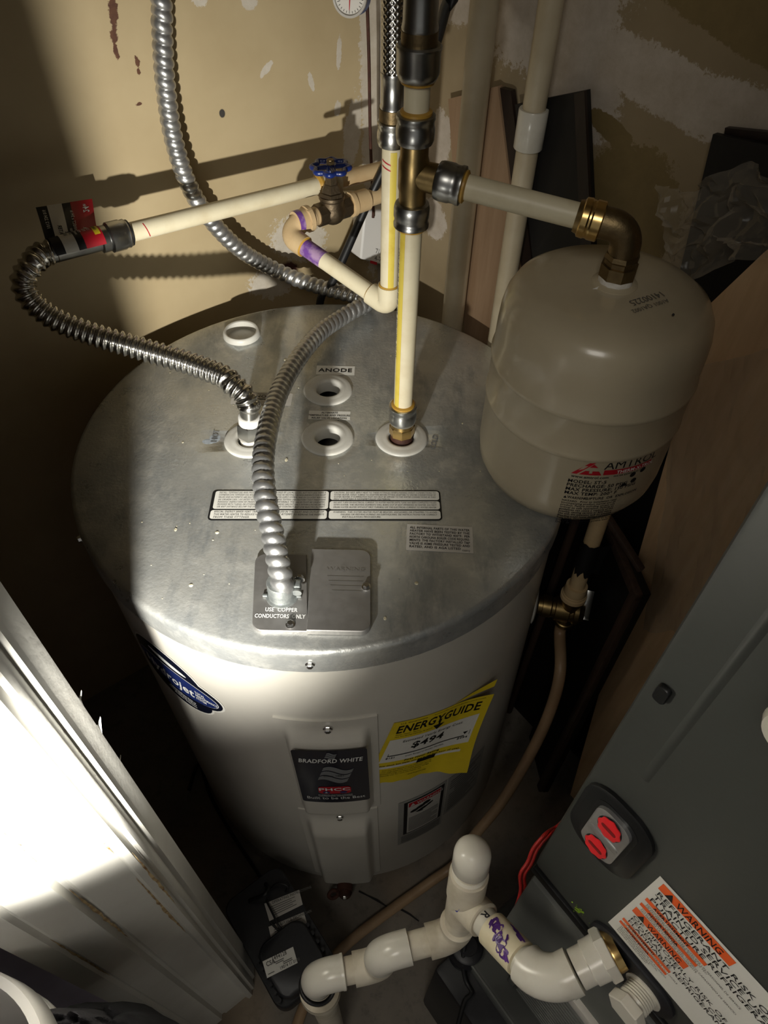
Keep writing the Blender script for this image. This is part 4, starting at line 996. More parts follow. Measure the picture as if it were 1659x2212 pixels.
mb = MB(); mb.text(wmp2, '7/12', .50, .20, .13, 0, 1.5, 'L', rot=0); mb.text(wmp2, '4-7', .48, .06, .13, 0, 1.5, 'L'); mb.build('handwriting', 'print_grey', wb, 0)
mb = MB(); mb.sheet(wmp2, .33, -.02, .58, .035, .0003); mb.build('red_mark', 'marker_red', wb, 0)

# ================================================================== expansion tank
TX, TY, TB = .21, .60, .818
et = thing('expansion_tank', (TX, TY, TB), 'beige expansion tank hanging from the branch pipe over the lid', 'tank')
R_ = .102
prof = [(.000, .030), (.002, .060), (.008, .081), (.018, .0935), (.032, .1000), (.048, R_), (.112, R_), (.1145, .1030), (.117, .1038), (.1195, .1034), (.122, .1025), (.160, .1025), (.1625, .1036), (.165, .1042), (.1675, .1036), (.170, .1022), (.196, .1018), (.212, .1008), (.225, .0980), (.235, .0925), (.2415, .0830), (.2450, .0680), (.2470, .0480), (.2480, .0240), (.2482, .0060)]
mb = MB(); mb.lathe((TX, TY, TB), ez, prof, 96); mb.build('tank_shell', 'tank_paint', et, 60)
mb = MB(); mb.lathe((TX, TY, TB + .2472), ez, [(0, .0215), (.0015, .0212), (.003, .0180), (.0035, .0165)], 40); mb.build('tank_neck', 'tank_paint', et, 40)
def tmap(th0, z0, r=R_):
    return lambda x, y, off=0: Vector((TX + cos(radians(th0) + x / r) * (r + .0004 + off), TY + sin(radians(th0) + x / r) * (r + .0004 + off), z0 + y))
tm = tmap(-103.5, .9140)
mb = MB()
mb.poly(tm, [(0, 0), (.0055, 0), (.0210, .0170), (.0185, .0200)], 0); mb.poly(tm, [(.0075, 0), (.0300, 0), (.0265, .0055), (.0200, .0055), (.0200, .0022), (.0170, .0022), (.0170, .0055), (.0130, .0055)], 0, .004)
mb.poly(tm, [(.0195, .0150), (.0160, .0105), (.0245, .0105)], 0)
mb.sheet(tm, .0315, .0002, .0860, .0070, 0, 10, 1)
mb.build('red_emblem', 'print_red', et, 0)
mb = MB(); mb.text(tm, 'AMTROL', .0305, .0082, .0150, 0, 1.02, 'L', False)
mb.text(tm, 'www.amtrol.com', .001, -.0050, .0048, 0, 1.05, 'L', True)
for i, t_ in enumerate(['MODEL: ST-5', 'PRECHARGE: 50 PSIG', 'MAX PRESSURE: 150 PSIG', 'MAX TEMP: 200° F']): mb.text(tm, t_, -.0010, -.0125 - .0058 * i, .0062, 0, 1.05, 'L', True)
mb.text(tm, 'WATER EXPANSION TANK', .0430, -.0035, .0030, 0, 1.0, 'L', True)
mb.text(tm, 'WARNING', .0035, -.0362, .0052, 0, .8, 'L', True); mb.text(tm, 'RUPTURE  OR  EXPLOSION', .0200, -.0362, .0050, 0, .95, 'L', True); mb.poly(tm, [(-.0005, -.0364), (.0030, -.0364), (.0012, -.0330)], 0)
for i, t_ in enumerate(['HAZARD.  Prior to installation read', 'accompanying product manual and all', 'product. Failure including excess use', 'critical to safe operation. Failure to', 'guidelines can cause a rupture of the', 'possibly causing serious or fatal injury.', 'Use with this expansion tank for pressure', 'Bleeding could cause damage to people', 'from leaks. This product should be by a', 'professional. For use with potable water.']):
    mb.text(tm, t_, -.0010, -.0410 - .0034 * i, .0037, 0, min(1.2, .058 / text_width(t_, .0037, 1, True)), 'L', True)
mb.text(tm, 'DOT SP 11592', -.0010, -.0757, .0042, 0, 1.0, 'L', True)
mb.poly(tm, [(.0540, -.0210), (.0640, -.0210), (.0590, -.0150)], 0)
for x_, y_ in ((.066, -.006), (.078, -.004), (.070, -.016)): mb.poly(tm, [(x_ + .0035 * cos(2 * pi * k / 14), y_ + .0035 * sin(2 * pi * k / 14)) for k in range(14)], 0)
mb.build('black_lettering', 'print_black', et, 0)
mb = MB(); mb.text(tm, 'THERM-X-TROL', .0450, .0012, .0062, .0003, .95, 'L', True); mb.build('white_lettering', 'print_white', et, 0)
# stamped code on the crown (upside-down to the viewer)
def topmap(x, y, off=0):
    px = .2300 + (-x) * cos(radians(28)) + y * sin(radians(28)) * 1; py = .5750 - x * sin(radians(28)) - y * cos(radians(28))
    rr = hypot(px - TX, py - TY); z = TB + .2482 - 2.6 * max(0, rr - .02) ** 2.9
    return Vector((px, py, z + .0012 + off))
mb = MB(); mb.text(topmap, '14100225', -.022, 0, .0115, 0, .85); mb.text(topmap, 'A1001 QA1002', -.018, .012, .0072, 0, .9); mb.build('stamped_code', 'print_grey', et, 0)
mb = MB(); mb.sphere(topmap(-.006, .034), .0012, 8); mb.build('speck', 'print_black', et)

# ================================================================== right-hand wall: drain pipes, boards, bag
P1_ = (0.6923, 0.6680); P2_ = (0.5945, 0.6680)
dp1 = thing('drain_pipe', E(*P1_, 0), 'wider cream drain pipe standing against the right wall', 'pipe')
mb = MB(); mb.cyl(E(*P1_, 0), E(*P1_, 2.35), .0167, n=32); mb.build('pipe', 'pvc_old', dp1)
dp2 = thing('drain_pipe', E(*P2_, 0), 'narrow cream drain pipe with a white coupling on the right wall', 'pipe')
mb = MB(); mb.cyl(E(*P2_, 0), E(*P2_, 2.35), .0134, n=28); mb.build('pipe', 'pvc_old', dp2)
mb = MB(); mb.lathe(E(*P2_, 1.074), ez, [(0, .0165), (.001, .0172), (.042, .0172), (.043, .0165)], 28); mb.build('coupling', 'pvc_white', dp2, 40)

def to_floor(a, b):
    a = Vector(a); b = Vector(b); d = b - a; return a + d * ((a.z - .001) / -d.z)
def board(name, tl, tr, bl, br, th, mat, label, cat='board'):
    tl, tr = Vector(tl), Vector(tr); bl_, br_ = to_floor(tl, bl), to_floor(tr, br)
    mb = MB(); mb.prism([tl, tr, br_, bl_], e2 * th); o = mb.build(name, mat, None, 20)
    return tag(o, label, cat)
board('plywood_offcut', (0.0720, 1.0229, 1.0769), (0.1257, 0.9541, 1.1154), (0.1376, 0.9389, 0.6548), (0.2123, 0.8434, 0.7783), .008, 'plywood_pale', 'pale brown plywood offcut leaning behind the drain pipes')
board('trim_board', (0.1286, 0.9529, 1.1139), (0.1398, 0.9386, 1.1158), (0.2074, 0.8520, 0.8046), (0.2194, 0.8367, 0.8161), .008, 'wood_dark', 'thin dark trim board right of the pale plywood offcut')
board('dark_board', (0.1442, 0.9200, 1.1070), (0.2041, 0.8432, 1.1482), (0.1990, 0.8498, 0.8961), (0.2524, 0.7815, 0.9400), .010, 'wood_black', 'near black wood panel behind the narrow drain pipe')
board('trim_board', (0.1951, 0.8483, 1.1432), (0.2029, 0.8383, 1.1498), (0.2412, 0.7893, 0.9348), (0.2509, 0.7769, 0.9428), .004, 'wood_dark', 'dark brown edge strip on the near black panel')
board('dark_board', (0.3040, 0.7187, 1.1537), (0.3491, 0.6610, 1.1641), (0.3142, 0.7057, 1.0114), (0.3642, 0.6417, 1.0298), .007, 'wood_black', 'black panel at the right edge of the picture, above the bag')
board('dark_board', (0.3140, 0.7205, 1.1589), (0.3554, 0.6674, 1.1734), (0.3370, 0.6910, 1.0206), (0.3847, 0.6299, 1.0376), .007, 'wood_dark', 'dark brown panel just peeking above the black panel at right')

mb = MB(); mb.prism([E(.24, .655, .001), E(.555, .655, .001), E(.555, .658, .80), E(.24, .658, .80)], e2 * .006)  # added black sheet: darkens the brown wall left of the cabinet door
tag(mb.build('dark_board', 'wood_black', None, 20), 'low black board added to darken the wall behind the relief valve', 'board')
# plywood sheet leaning on the right wall next to the furnace
def PLp(a, z): return E(a, .614 + .043 * z, z)
mb = MB(); poly = [PLp(.168, .001), PLp(.306, 1.018), PLp(.278, 1.085), PLp(.10, 1.42), PLp(-.35, 1.42), PLp(-.35, .001)]
mb.prism(poly, e2 * .012)
tag(mb.build('plywood_sheet', 'plywood', None, 20), 'tall knotty plywood sheet leaning between furnace and expansion tank', 'board')

# framed dark door panel standing in the dark beside the heater
K = Vector((0.3279, 0.5143, 0.6857)); dK = Vector((-.13, .99, 0)).normalized(); nK = Vector((dK.y, -dK.x, 0))
fp = thing('cabinet_door', (K.x, K.y, 0), 'dark framed cabinet door standing in shadow right of the heater', 'cabinet door')
LK = .115
mb = MB(); mb.prism([K + dK * 0, K + dK * LK, Vector((K.x, K.y, 0)) + dK * LK, Vector((K.x, K.y, 0))], nK * .010); mb.build('door_panel', 'wood_black', fp, 20)
mb = MB(); c_ = K + dK * (LK / 2) - ez * .008; mb.box(c_ - nK * .004, dK, nK, ez, LK, .012, .016, .003); mb.build('top_rail', 'wood_stick', fp, 30)
mb = MB(); mb.box(Vector((K.x, K.y, K.z / 2)) + dK * .008 - nK * .004, dK, nK, ez, .016, .012, K.z - .002, .003); mb.build('side_stile', 'wood_stick', fp, 30)
def stick(a, b, w_, th, mat, label):
    a, b = Vector(a), Vector(b); d = (b - a); mb = MB(); u_, v_, d_ = frame(d); mb.box((a + b) / 2, d_, u_, v_, d.length, w_, th, .002)
    return tag(mb.build('wood_stick', mat, None, 30), label, 'stick')
stick((0.2747, 0.6023, 0.7511), (0.3281, 0.5427, 0.6989), .010, .008, 'wood_stick', 'short broken wood stick against the plywood, under the expansion tank')
stick((0.3018, 0.6182, 0.7650), (0.3436, 0.6412, 0.8052), .010, .008, 'wood_stick', 'thin stick slanting up beside the right flank of the expansion tank')
mb = MB(); mb.tube([E(.37, .640, .001), E(.365, .640, .5), E(.36, .640, .93)], .007, 12, .02)
tag(mb.build('brown_rod', 'wood_stick', None, 40), 'slim brown rod behind the relief valve', 'rod')

# crumpled clear plastic bag hanging over the black panel, and film on the plywood
def crumple(fn, nu, nv, amp, seed, name, label):
    from mathutils import noise as mn
    def g(u, v):
        p, n_ = fn(u, v); q = Vector((u * 5 + seed, v * 5, seed * .3))
        d = mn.noise(q) * 1.0 + .5 * abs(mn.noise(q * 2.3)) + .3 * mn.noise(q * 5.1)
        return p + n_ * amp * d + (e1 * mn.noise(q + Vector((9, 0, 0))) + ez * mn.noise(q + Vector((0, 9, 0)))) * amp * .5
    mb = MB(); mb.grid(g, nu, nv); return tag(mb.build(name, 'clear_film', None, 25, two=True), label, 'plastic bag')
bA, bB, bC, bD = [Vector(p) for p in ((0.2628, 0.7113, 1.1102), (0.3350, 0.6188, 1.1618), (0.3520, 0.5890, 1.0993), (0.2862, 0.6733, 1.0351))]
crumple(lambda u, v: (bA.lerp(bB, u).lerp(bD.lerp(bC, u), v + .10 * sin(u * 7)), -e2), 40, 30, .022, 3.0, 'plastic_bag', 'crumpled translucent plastic bag at right, above the plywood sheet')
crumple(lambda u, v: (PLp(.30 - .10 * u - .10 * v, .94 - .38 * v + .10 * u) - e2 * .010, -e2), 30, 40, .007, 8.0, 'plastic_film', 'clear plastic film clinging to the plywood sheet')

# relief valve on the heater's right flank
th_ = -12.0; zv = .548
p0 = hp(th_, zv, RB); dv_ = (hp(th_, zv, 1) - hp(th_, zv, 0)).normalized()
rv = thing('relief_valve', p0, 'brass relief valve with steel lever on the right flank of the heater', 'valve')
mb = MB(); mb.lathe(p0 - dv_ * .001, dv_, [(0, .028), (.002, .030), (.004, .026)], 32); mb.build('flange', 'port_plastic', rv, 40)
vc = p0 + dv_ * .050
mb = MB(); mb.lathe(p0 + dv_ * .006, dv_, [(0, .0135), (.006, .0135), (.0065, .0165), (.018, .0165), (.020, .0150), (.024, .0150), (.025, .0185), (.044, .0185), (.046, .0165), (.050, .0165), (.052, .0190), (.058, .0190), (.060, .0150), (.066, .0120)], 24)
mb.lathe(vc, -ez, [(0, .0125), (.024, .0125), (.025, .0140), (.032, .0140)], 24); mb.lathe(vc, ez, [(0, .0125), (.020, .0135), (.024, .0150), (.030, .0150)], 24)
mb.build('valve_body', 'brass', rv, 35)
lv = vc + dv_ * .026
mb = MB(); ld = Vector((.10, .55, .80)).normalized(); mb.box(lv + ld * .014, ld, dv_, ld.cross(dv_), .044, .0105, .0020, .0008); mb.box(lv - ld * .008, ld, dv_, ld.cross(dv_), .0025, .0105, .008, .0008)
lev = mb.build('lever', 'steel', rv, 30)
for k in (-.002, .030): mb = MB(); mb.lathe(lv + ld * k - ld.cross(dv_) * (.003 if ld.cross(dv_).z > 0 else -.003), ld.cross(dv_), [(0, .0024), (.006, .0024)], 12); mb.build('rivet', 'steel_dark', lev, 30)
# threaded adapter and taped pipe above the valve
ta = thing('taped_pipe', vc + ez * .03, 'tan pipe with torn black tape above the relief valve', 'pipe')
upd = Vector((.005, .03, .40)).normalized()
mb = MB(); mb.lathe(vc + ez * .030, upd, [(0, .0150), (.004, .0185), (.010, .0185), (.011, .0165), (.014, .0165), (.0145, .0155), (.017, .0165), (.030, .0150)], 24); mb.build('adapter', 'cpvc_tan', ta, 30)
mb = MB(); mb.cyl(vc + ez * .030 + upd * .02, vc + ez * .03 + upd * .26, RP, n=24); mb.build('pipe', 'cpvc_tan', ta)
rnd = random.Random(5); n = 28; rings = []; b0_ = vc + ez * .03
for h, r in ((.055, .0122), (.075, .0128), (.10, .0126), (.12, .0124)):
    rings.append([b0_ + upd * (h + (.018 * rnd.random() if h in (.055,) else .004 * rnd.random())) + Vector((cos(2 * pi * k / n), sin(2 * pi * k / n), 0)) * (r + .0008 * rnd.random()) for k in range(n)])
mb = MB(); mb.ring_loft(rings, False, False); mb.add([b0_ + upd * .06 + Vector((.012, -.002, 0)), b0_ + upd * .11 + Vector((.012, -.002, 0)), b0_ + upd * .11 + Vector((.030, .004, 0)), b0_ + upd * .085 + Vector((.024, 0, 0)), b0_ + upd * .05 + Vector((.026, .002, 0))], [(0, 1, 2, 3, 4)])
mb.build('black_tape', 'tape_black', ta, 60, two=True)
# tan discharge tube looping to the floor
vb = vc - ez * .030
mb = MB(); mb.tube(spline([vb, vb - ez * .03, (0.2682, 0.5238, 0.4698), (0.2628, 0.4956, 0.4052), (0.2445, 0.4635, 0.3239), (0.2072, 0.4195, 0.2189), (0.1658, 0.3833, 0.1540), (0.1446, 0.3707, 0.0350), (0.0989, 0.3438, 0.0160), (0.0325, 0.3008, 0.0115), (-0.0313, 0.2567, 0.0115), (-0.0729, 0.2195, 0.0115), (-0.1030, 0.1763, 0.0115), (-0.1226, 0.1261, 0.0115), (-0.1342, 0.0618, 0.0115)], 10), .0088, 18, .008)
tag(mb.build('discharge_tube', 'pex', None, 60), 'tan flexible tube from the relief valve down across the floor', 'tube')

# ================================================================== furnace cabinet at right
FD = .235
FE = .0630
fu = thing('furnace', E(-.35, .41, 0), 'dark grey furnace cabinet with red and silver latch at right', 'furnace')
def fbox(name, a0, a1, b0, b1, z0, z1, mat, bev=.003, parent=fu):
    mb = MB(); mb.box(E((a0 + a1) / 2, (b0 + b1) / 2, (z0 + z1) / 2), e2, e1, ez, b1 - b0, a1 - a0, z1 - z0, bev); return mb.build(name, mat, parent, 30)
fbox('upper_cabinet', -.62, FE, FD + .004, .60, .700, 2.05, 'furnace_paint', .006)
dr = fbox('door_panel', -.62, FE - .002, FD, FD + .012, .706, 2.04, 'furnace_paint', .004)
fbox('shadow_gap', -.62, FE - .004, FD + .006, .60, .664, .702, 'furnace_black', .002)
fbox('gap_rail', -.62, FE - .002, FD + .002, FD + .010, .676, .690, 'furnace_black', .002)
lp_ = fbox('lower_panel', -.62, FE - .006, FD + .001, .60, .33, .664, 'furnace_light', .004)
fm = lambda x, y, off=0: E(-x, FD - .0003 - off, y)      # face map: x runs right (towards the viewer's right), y is height
# pressed crease in the door
mb = MB(); mb.grid(lambda a, b: E(.034 - .006 * a, FD - .0012 * sin(pi * a), .98 + .9 * b), 6, 1); mb.build('door_crease', 'furnace_paint', dr, 60)
# latch
lx, lz = -.0280, .8885
def rrect(cx_, cy_, w_, h_, r, n=6):
    pts = []
    for sx_, sy_, a0 in ((1, 1, 0), (-1, 1, 90), (-1, -1, 180), (1, -1, 270)):
        for k in range(n + 1):
            a = radians(a0 + 90 * k / n); pts.append((cx_ + sx_ * (w_ / 2 - r) + r * cos(a), cy_ + sy_ * (h_ / 2 - r) + r * sin(a)))
    return pts
def fslab(name, outline, o0, o1, mat, parent, taper=.96):
    cx_ = sum(p[0] for p in outline) / len(outline); cy_ = sum(p[1] for p in outline) / len(outline)
    mb = MB(); k_ = lambda s_, o: [fm(cx_ + (x - cx_) * s_, cy_ + (y - cy_) * s_, o) for x, y in outline]
    mb.ring_loft([k_(1, o0), k_(1, o0 + (o1 - o0) * .7), k_(taper, o1)]); return mb.build(name, mat, parent, 40)
lat = fslab('latch', rrect(lx, lz, .058, .098, .024), 0, .004, 'furnace_black', fu, .94); tag(lat, 'black oval latch with silver plate and two red turn knobs')
fslab('latch_recess', rrect(lx, lz, .036, .076, .012), .004, .0044, 'furnace_black', lat)
sv = fslab('latch_plate', rrect(lx, lz, .029, .068, .011), .004, .0085, 'latch_silver', lat, .88)
for zz in (lz + .0195, lz - .0195):
    oc = [(lx + .0100 * cos(2 * pi * k / 24), zz + .0135 * sin(2 * pi * k / 24)) for k in range(24)]
    fslab('knob_well', oc, .0085, .0089, 'furnace_black', lat, .97)
    fslab('red_knob', [(lx + (.0093 + .0006 * cos(8 * 2 * pi * k / 48)) * cos(2 * pi * k / 48), zz + (.0127 + .0007 * cos(8 * 2 * pi * k / 48)) * sin(2 * pi * k / 48)) for k in range(48)], .0087, .0098, 'latch_red', lat, .9)
    fslab('knob_slot', rrect(lx, zz, .0125, .0048, .0022, 4), .0097, .0100, M('slot_red', srgb(120, 14, 18), rough=.5), lat, .9)
fslab('latch_rib', rrect(lx, lz, .026, .0072, .003, 4), .0080, .0096, 'latch_silver', lat, .8)
# hole clip and green scuff
fslab('hole_clip', rrect(-.0495, 1.066, .008, .015, .003, 4), 0, .003, 'furnace_black', fu, .9)
rnd = random.Random(9); mb = MB()
for _ in range(34):
    x, y = -.0085 + rnd.gauss(0, .0035), .7215 + rnd.gauss(0, .0055); s_ = .0004 + .0007 * rnd.random()
    mb.add([fm(x - s_, y - s_ * 2, .0004), fm(x + s_, y - s_, .0004), fm(x + s_ * .6, y + s_ * 2, .0004), fm(x - s_ * .8, y + s_, .0004)], [(0, 1, 2, 3)])
mb.build('paint_fleck', 'scrape_green', fu, 0)['kind'] = 'stuff'
# white cap at the picture's right edge
p_ = fm(.0065, 1.1290); mb = MB(); mb.lathe(p_, -e2, [(0, .0150), (.012, .0150), (.016, .0130), (.0175, .008)], 28); mb.build('white_plug', 'pvc_white', fu, 40)

# warning label: horizontal lines of print; x along the face, y down from the top edge
LX0, LZ0, LW_, LH_ = .0125, .8985, .300, .1400
lm = lambda x, y, off=0: fm(LX0 + x, LZ0 - y, off + .0002)
wlab = MB().sheet(lm, 0, 0, LW_, LH_).build('warning_label', 'label_white', fu, 0)
bars = [(.004, .016, .062), (.0415, .0475, .056), (.0555, .0610, .054), (.0690, .0810, .052), (.1040, .1090, .050), (.1130, .1180, .050)]
for y0, y1, x1 in bars: MB().sheet(lm, .0045, y0, x1, y1, .0003).build('orange_bar', 'label_orange', wlab, 0)
mb = MB(); lt = lambda x, y, off=0: lm(x, -y, off)
def tri(x, y, s_): mb.poly(lm, [(x, y), (x + s_ * .62, y), (x + s_ * .31, y - s_)], .0006)
tri(.0100, .0152, .0100); mb.text(lt, 'WARNING', .0185, -.0148, .0128, .0006, .58, 'L', False)
tri(.0095, .0802, .0095); mb.text(lt, 'WARNING', .0175, -.0798, .0120, .0006, .52, 'L', False)
mb.text(lt, 'AVERTISSEMENT', .0120, -.0468, .0056, .0006, .70, 'L', True); mb.text(lt, 'ADVERTENCIA', .0120, -.0604, .0054, .0006, .70, 'L', True)
mb.text(lt, 'AVERTISSEMENT', .0100, -.1085, .0048, .0006, .70, 'L', True); mb.text(lt, 'ADVERTENCIA', .0100, -.1175, .0048, .0006, .70, 'L', True)
for i, t_ in enumerate(['REFRIGERANT RISK OF FIRE. FLAMMABLE', 'TRAINED SERVICE USED. TO BE REPAIRED', 'PUNCTURE REFRIGERANT TUBING. DISPOSE']): mb.text(lt, t_, .0060, -.0245 - .0082 * i, .0092, .0004, .0575 / text_width('REFRIGERANT', .0092))
for i, t_ in enumerate(['OF IMPROPERLY RISK OF FIRE. DISPOSE', 'FEDERAL OR LOCAL CODE REFRIGERANT', 'FLAMMABLE REFRIGERANT USED.']): mb.text(lt, t_, .0075, -.0885 - .0072 * i + .0005, .0082, .0004, .050 / text_width('OF IMPROPERL', .0082))
mb.build('black_lettering', 'print_black', wlab, 0)
mb = MB()
for i, (y_, t_) in enumerate([(.0515, 'REPARATIONS DOIVENT ETRE FAITES PAR UN PERSONNEL DE SERVICE'), (.0545, 'NE PAS PERCER LA TUYAUTERIE RISQUE DE FEU'), (.0640, 'SOLO REPARADO POR PERSONAL TECNICO CAPACITADO DE SERVICIO'), (.0675, 'NO PERFORE LA TUBERIA DE REFRIGERANTE'), (.1120, 'LA REGLEMENTATION FEDERALE OU LOCALE'), (.1220, 'SE INFLAMABLE DESECHE DE ACUERDO'), (.1260, 'REGLAMENTO FEDERAL O LOCAL'), (.1300, 'REFRIGERANTE INFLAMABLE'), (.1340, 'ELIMINER CORRECTEMENT')]):
    mb.text(lt, t_, .0075, -y_, .0040, .0004, .62)
mb.build('fine_print', 'print_grey', wlab, 0)

# drain boss, adapter and spare plug at the foot of the door
OX, OZ = .0300, .7370
bs1 = fslab('drain_boss', rrect(.047, .730, .084, .050, .022), 0, .004, 'black_plastic', fu, .95)
mb = MB(); pc = fm(.0640, .7265); mb.lathe(pc, -e2, [(.003, .0165), (.005, .0165)], 28); mb.lathe(pc, -e2, [(.004, .0128)] + [(.004 + .0022 * i + (.0011 if j else 0), .0122 + (.0010 if j else 0)) for i in range(6) for j in (0, 1)] + [(.019, .0120)], 28)
pl = mb.build('spare_plug', 'pvc_white', fu, 20); mb = MB(); mb.lathe(pc, -e2, [(.019, .0150), (.020, .0158), (.028, .0158), (.029, .0148)], 6); mb.build('hex_head', 'pvc_white', pl, 20)
# louvred return grille below
for i in range(16):
    z_ = .345 + .0105 * i; mb = MB(); mb.box(E(-.125, FD - .002, z_), e2, e1, ez, .008, .25, .0055, .001); g_ = mb.build('grille_slat', 'furnace_light', fu, 30)
fbox('filter_strip', -.30, .010, FD - .006, FD + .002, .515, .535, 'label_grey', .001)
fbox('grille_frame', .004, .014, FD - .006, FD + .002, .335, .535, 'furnace_light', .001)
# base boxes that the furnace stands on
ba = thing('furnace_plinth', E(-.25, .40, 0), 'black stepped plinth under the furnace, crossed by a thin wire', 'plinth')
fbox('base_box', -.62, .083, .166, .60, 0, .300, 'black_plastic', .008, ba)
fbox('base_step', -.62, .062, .205, .60, .300, .3295, 'furnace_paint', .005, ba)
fbox('edge_strip', -.55, .058, .2035, .2065, .300, .3290, 'furnace_light', .0008, ba)

# red control wires hanging out of the furnace side
for k, (dx_, lab) in enumerate(((0, 'left red wire hanging beside the furnace edge'), (.005, 'right red wire hanging beside the furnace edge'))):
    o_ = Vector((dx_, 0, -.002 * k)); mb = MB()
    mb.tube(spline([Vector(p) + o_ for p in (E(.0665, .29, .80), (0.2072, 0.2667, 0.5902), (0.1884, 0.2545, 0.5929), (0.1744, 0.2419, 0.5818), (0.1686, 0.2302, 0.5716), (0.1606, 0.2200, 0.5626), (0.1625, 0.2089, 0.5463), (0.1602, 0.1984, 0.5304), (0.1589, 0.1917, 0.4714), (0.1592, 0.1831, 0.3841))], 10), .0021, 10, .004)
    tag(mb.build('control_wire', 'red_wire', None, 60), lab, 'wire', 'red control wires')

# ================================================================== condensate drain assembly
SO = .0168; PO = .0134
ct = thing('condensate_drain', Vector((0.0848, 0.1687, 0.6680)), 'white plastic drain trap with capped tee in front of the furnace', 'drain trap')
F0 = fm(OX, OZ, .003); EB = Vector((0.1444, 0.0958, 0.7150)); TE = Vector((0.0848, 0.1687, 0.6680)); CT = Vector((0.0859, 0.1926, 0.7570))
dA = (EB - F0).normalized(); dB = (TE - EB).normalized(); dC = (CT - TE).normalized()
def skin(name, fn_, mat, ang=40): mb = MB(); fn_(mb); return mb.build(name, mat, ct, ang)
mb = MB(); mb.lathe(F0, dA, [(-.002, .0165), (.003, .0172), (.0045, .0172), (.006, .0165)], 32); mb.build('brass_ring', 'brass_bright', ct, 40)
mb = MB(); mb.lathe(F0 + dA * .005, dA, [(0, .0205), (.0008, .0212), (.0080, .0212), (.0090, .0200)], 6); mb.build('hex_adapter', 'pvc_white', ct, 15)
mb = MB(); mb.lathe(F0 + dA * .013, dA, [(0, .0182), (.012, .0178), (.013, .0160)], 32); mb.lathe(F0 + dA * .0245, dA, [(0, .0160), (.012, .0160)], 32); mb.build('adapter_sleeve', 'pvc_white', ct, 40)
L0 = (EB - F0).length
mb = MB(); mb.tube([EB - dA * .026] + bend(EB, dA, dB, .020) + [EB + dB * .024], SO * 1.06, 32, .0025); mb.build('elbow', 'pvc_white', ct, 50)
mb = MB(); mb.lathe(EB - dA * .027, dA, [(0, .0160), (.001, .0184), (.010, .0184)], 32); mb.build('socket_rim', 'pvc_white', ct, 40)
LB = (TE - EB).length
mb = MB(); mb.cyl(EB + dB * .025, TE - dB * .020, PO, n=28); mb.build('pipe', 'pvc_white', ct)
mb = MB(); mb.lathe(EB + dB * .029, dB, [(0, .0140), (.001, .0158), (LB * .36, .0158), (LB * .36 + .001, .0140)], 32); cpl = mb.build('coupling', 'cpvc', ct, 40)
# purple primer splashes on the coupling
uB, wB, _ = frame(dB); camd = (Vector((0, 0, CAM_H)) - EB).normalized(); uB = (camd - dB * camd.dot(dB)).normalized(); wB = dB.cross(uB)
def cm(x, y, off=0): a = y * 1.15 / .0158; return EB + dB * (.030 + x * .80) + (uB * cos(a) + wB * sin(a)) * (.0160 + off)
sgn = 1
mb = MB()
for k_, (x_, y_, rx_, ry_, an_) in enumerate([(.005, -.0075, .0050, .0022, 20), (.011, -.0060, .0070, .0042, 10), (.0175, -.0035, .0070, .0052, 25), (.0235, -.0010, .0055, .0040, -20), (.0290, .0025, .0065, .0045, 30), (.0355, .0052, .0070, .0034, 10), (.0400, .0030, .0040, .0018, 60), (.0090, .0120, .0085, .0022, 12), (.0190, .0140, .0075, .0016, 8), (.0150, .0030, .0035, .0012, 50)]):
    ca_, sa_ = cos(radians(an_)), sin(radians(an_)); pts = []
    for q in range(22):
        a = 2 * pi * q / 22; w_ = 1 + .22 * sin(3 * a + k_) + .14 * sin(5 * a + 2 * k_)
        pts.append((x_ + rx_ * w_ * cos(a) * ca_ - ry_ * w_ * sin(a) * sa_, y_ + rx_ * w_ * cos(a) * sa_ + ry_ * w_ * sin(a) * ca_))
    mb.poly(cm, pts, .0002 + .00002 * k_, .003)
mb.build('primer_splash', 'purple_dark', cpl, 0)
def pm(x, y, off=0): a = y / PO; return TE - dB * x + (uB * cos(a) + wB * sin(a)) * (PO + .0003 + off)
mb = MB(); mb.text(pm, 'R', .0295, .0045, .0100, 0, 1.0, 'C', True, rot=-90); mb.build('marker_writing', 'marker_ink', ct, 0)
# tee with capped riser
LCT = (CT - TE).length
mb = MB(); mb.lathe(TE - dC * .027, dC, [(0, SO * .93), (.001, SO), (.034, SO), (.040, SO * 1.08), (LCT - .018, SO * 1.08), (LCT - .017, SO * .93)], 36); mb.lathe(TE, -dB, [(0, SO), (.027, SO), (.028, SO * .93)], 36); mb.build('tee', 'pvc_dusty', ct, 40)
LC = (CT - TE).length
mb = MB(); mb.lathe(TE + dC * (LCT - .045), dC, [(0, .0150), (.0015, .0160), (.0030, .0140)], 36); mb.build('cement_bead', 'pvc_white', ct, 40)
mb = MB(); mb.cyl(TE + dC * .020, CT - dC * .028, PO, n=28); mb.build('riser', 'pvc_dusty', ct)
mb = MB(); mb.lathe(CT, -dC, [(-.0005, .003), (.0008, .0085), (.004, .0130), (.009, .0160), (.014, .0169), (.033, .0169), (.034, .0155)], 40); mb.build('pipe_cap', 'pvc_white', ct, 60)
mb = MB(); tS = wB if wB.x < 0 else -wB
bl = TE + dC * .016 + (-e2 * .8 - e1 * .2).normalized() * (SO + .0003)
mb.add([bl, bl + dC * .006 + e1 * .001, bl + dC * .004 - e1 * .005, bl - dC * .012 - e1 * .001], [(0, 1, 2, 3)]); mb.build('blue_tick', 'marker_blue', ct, 0)
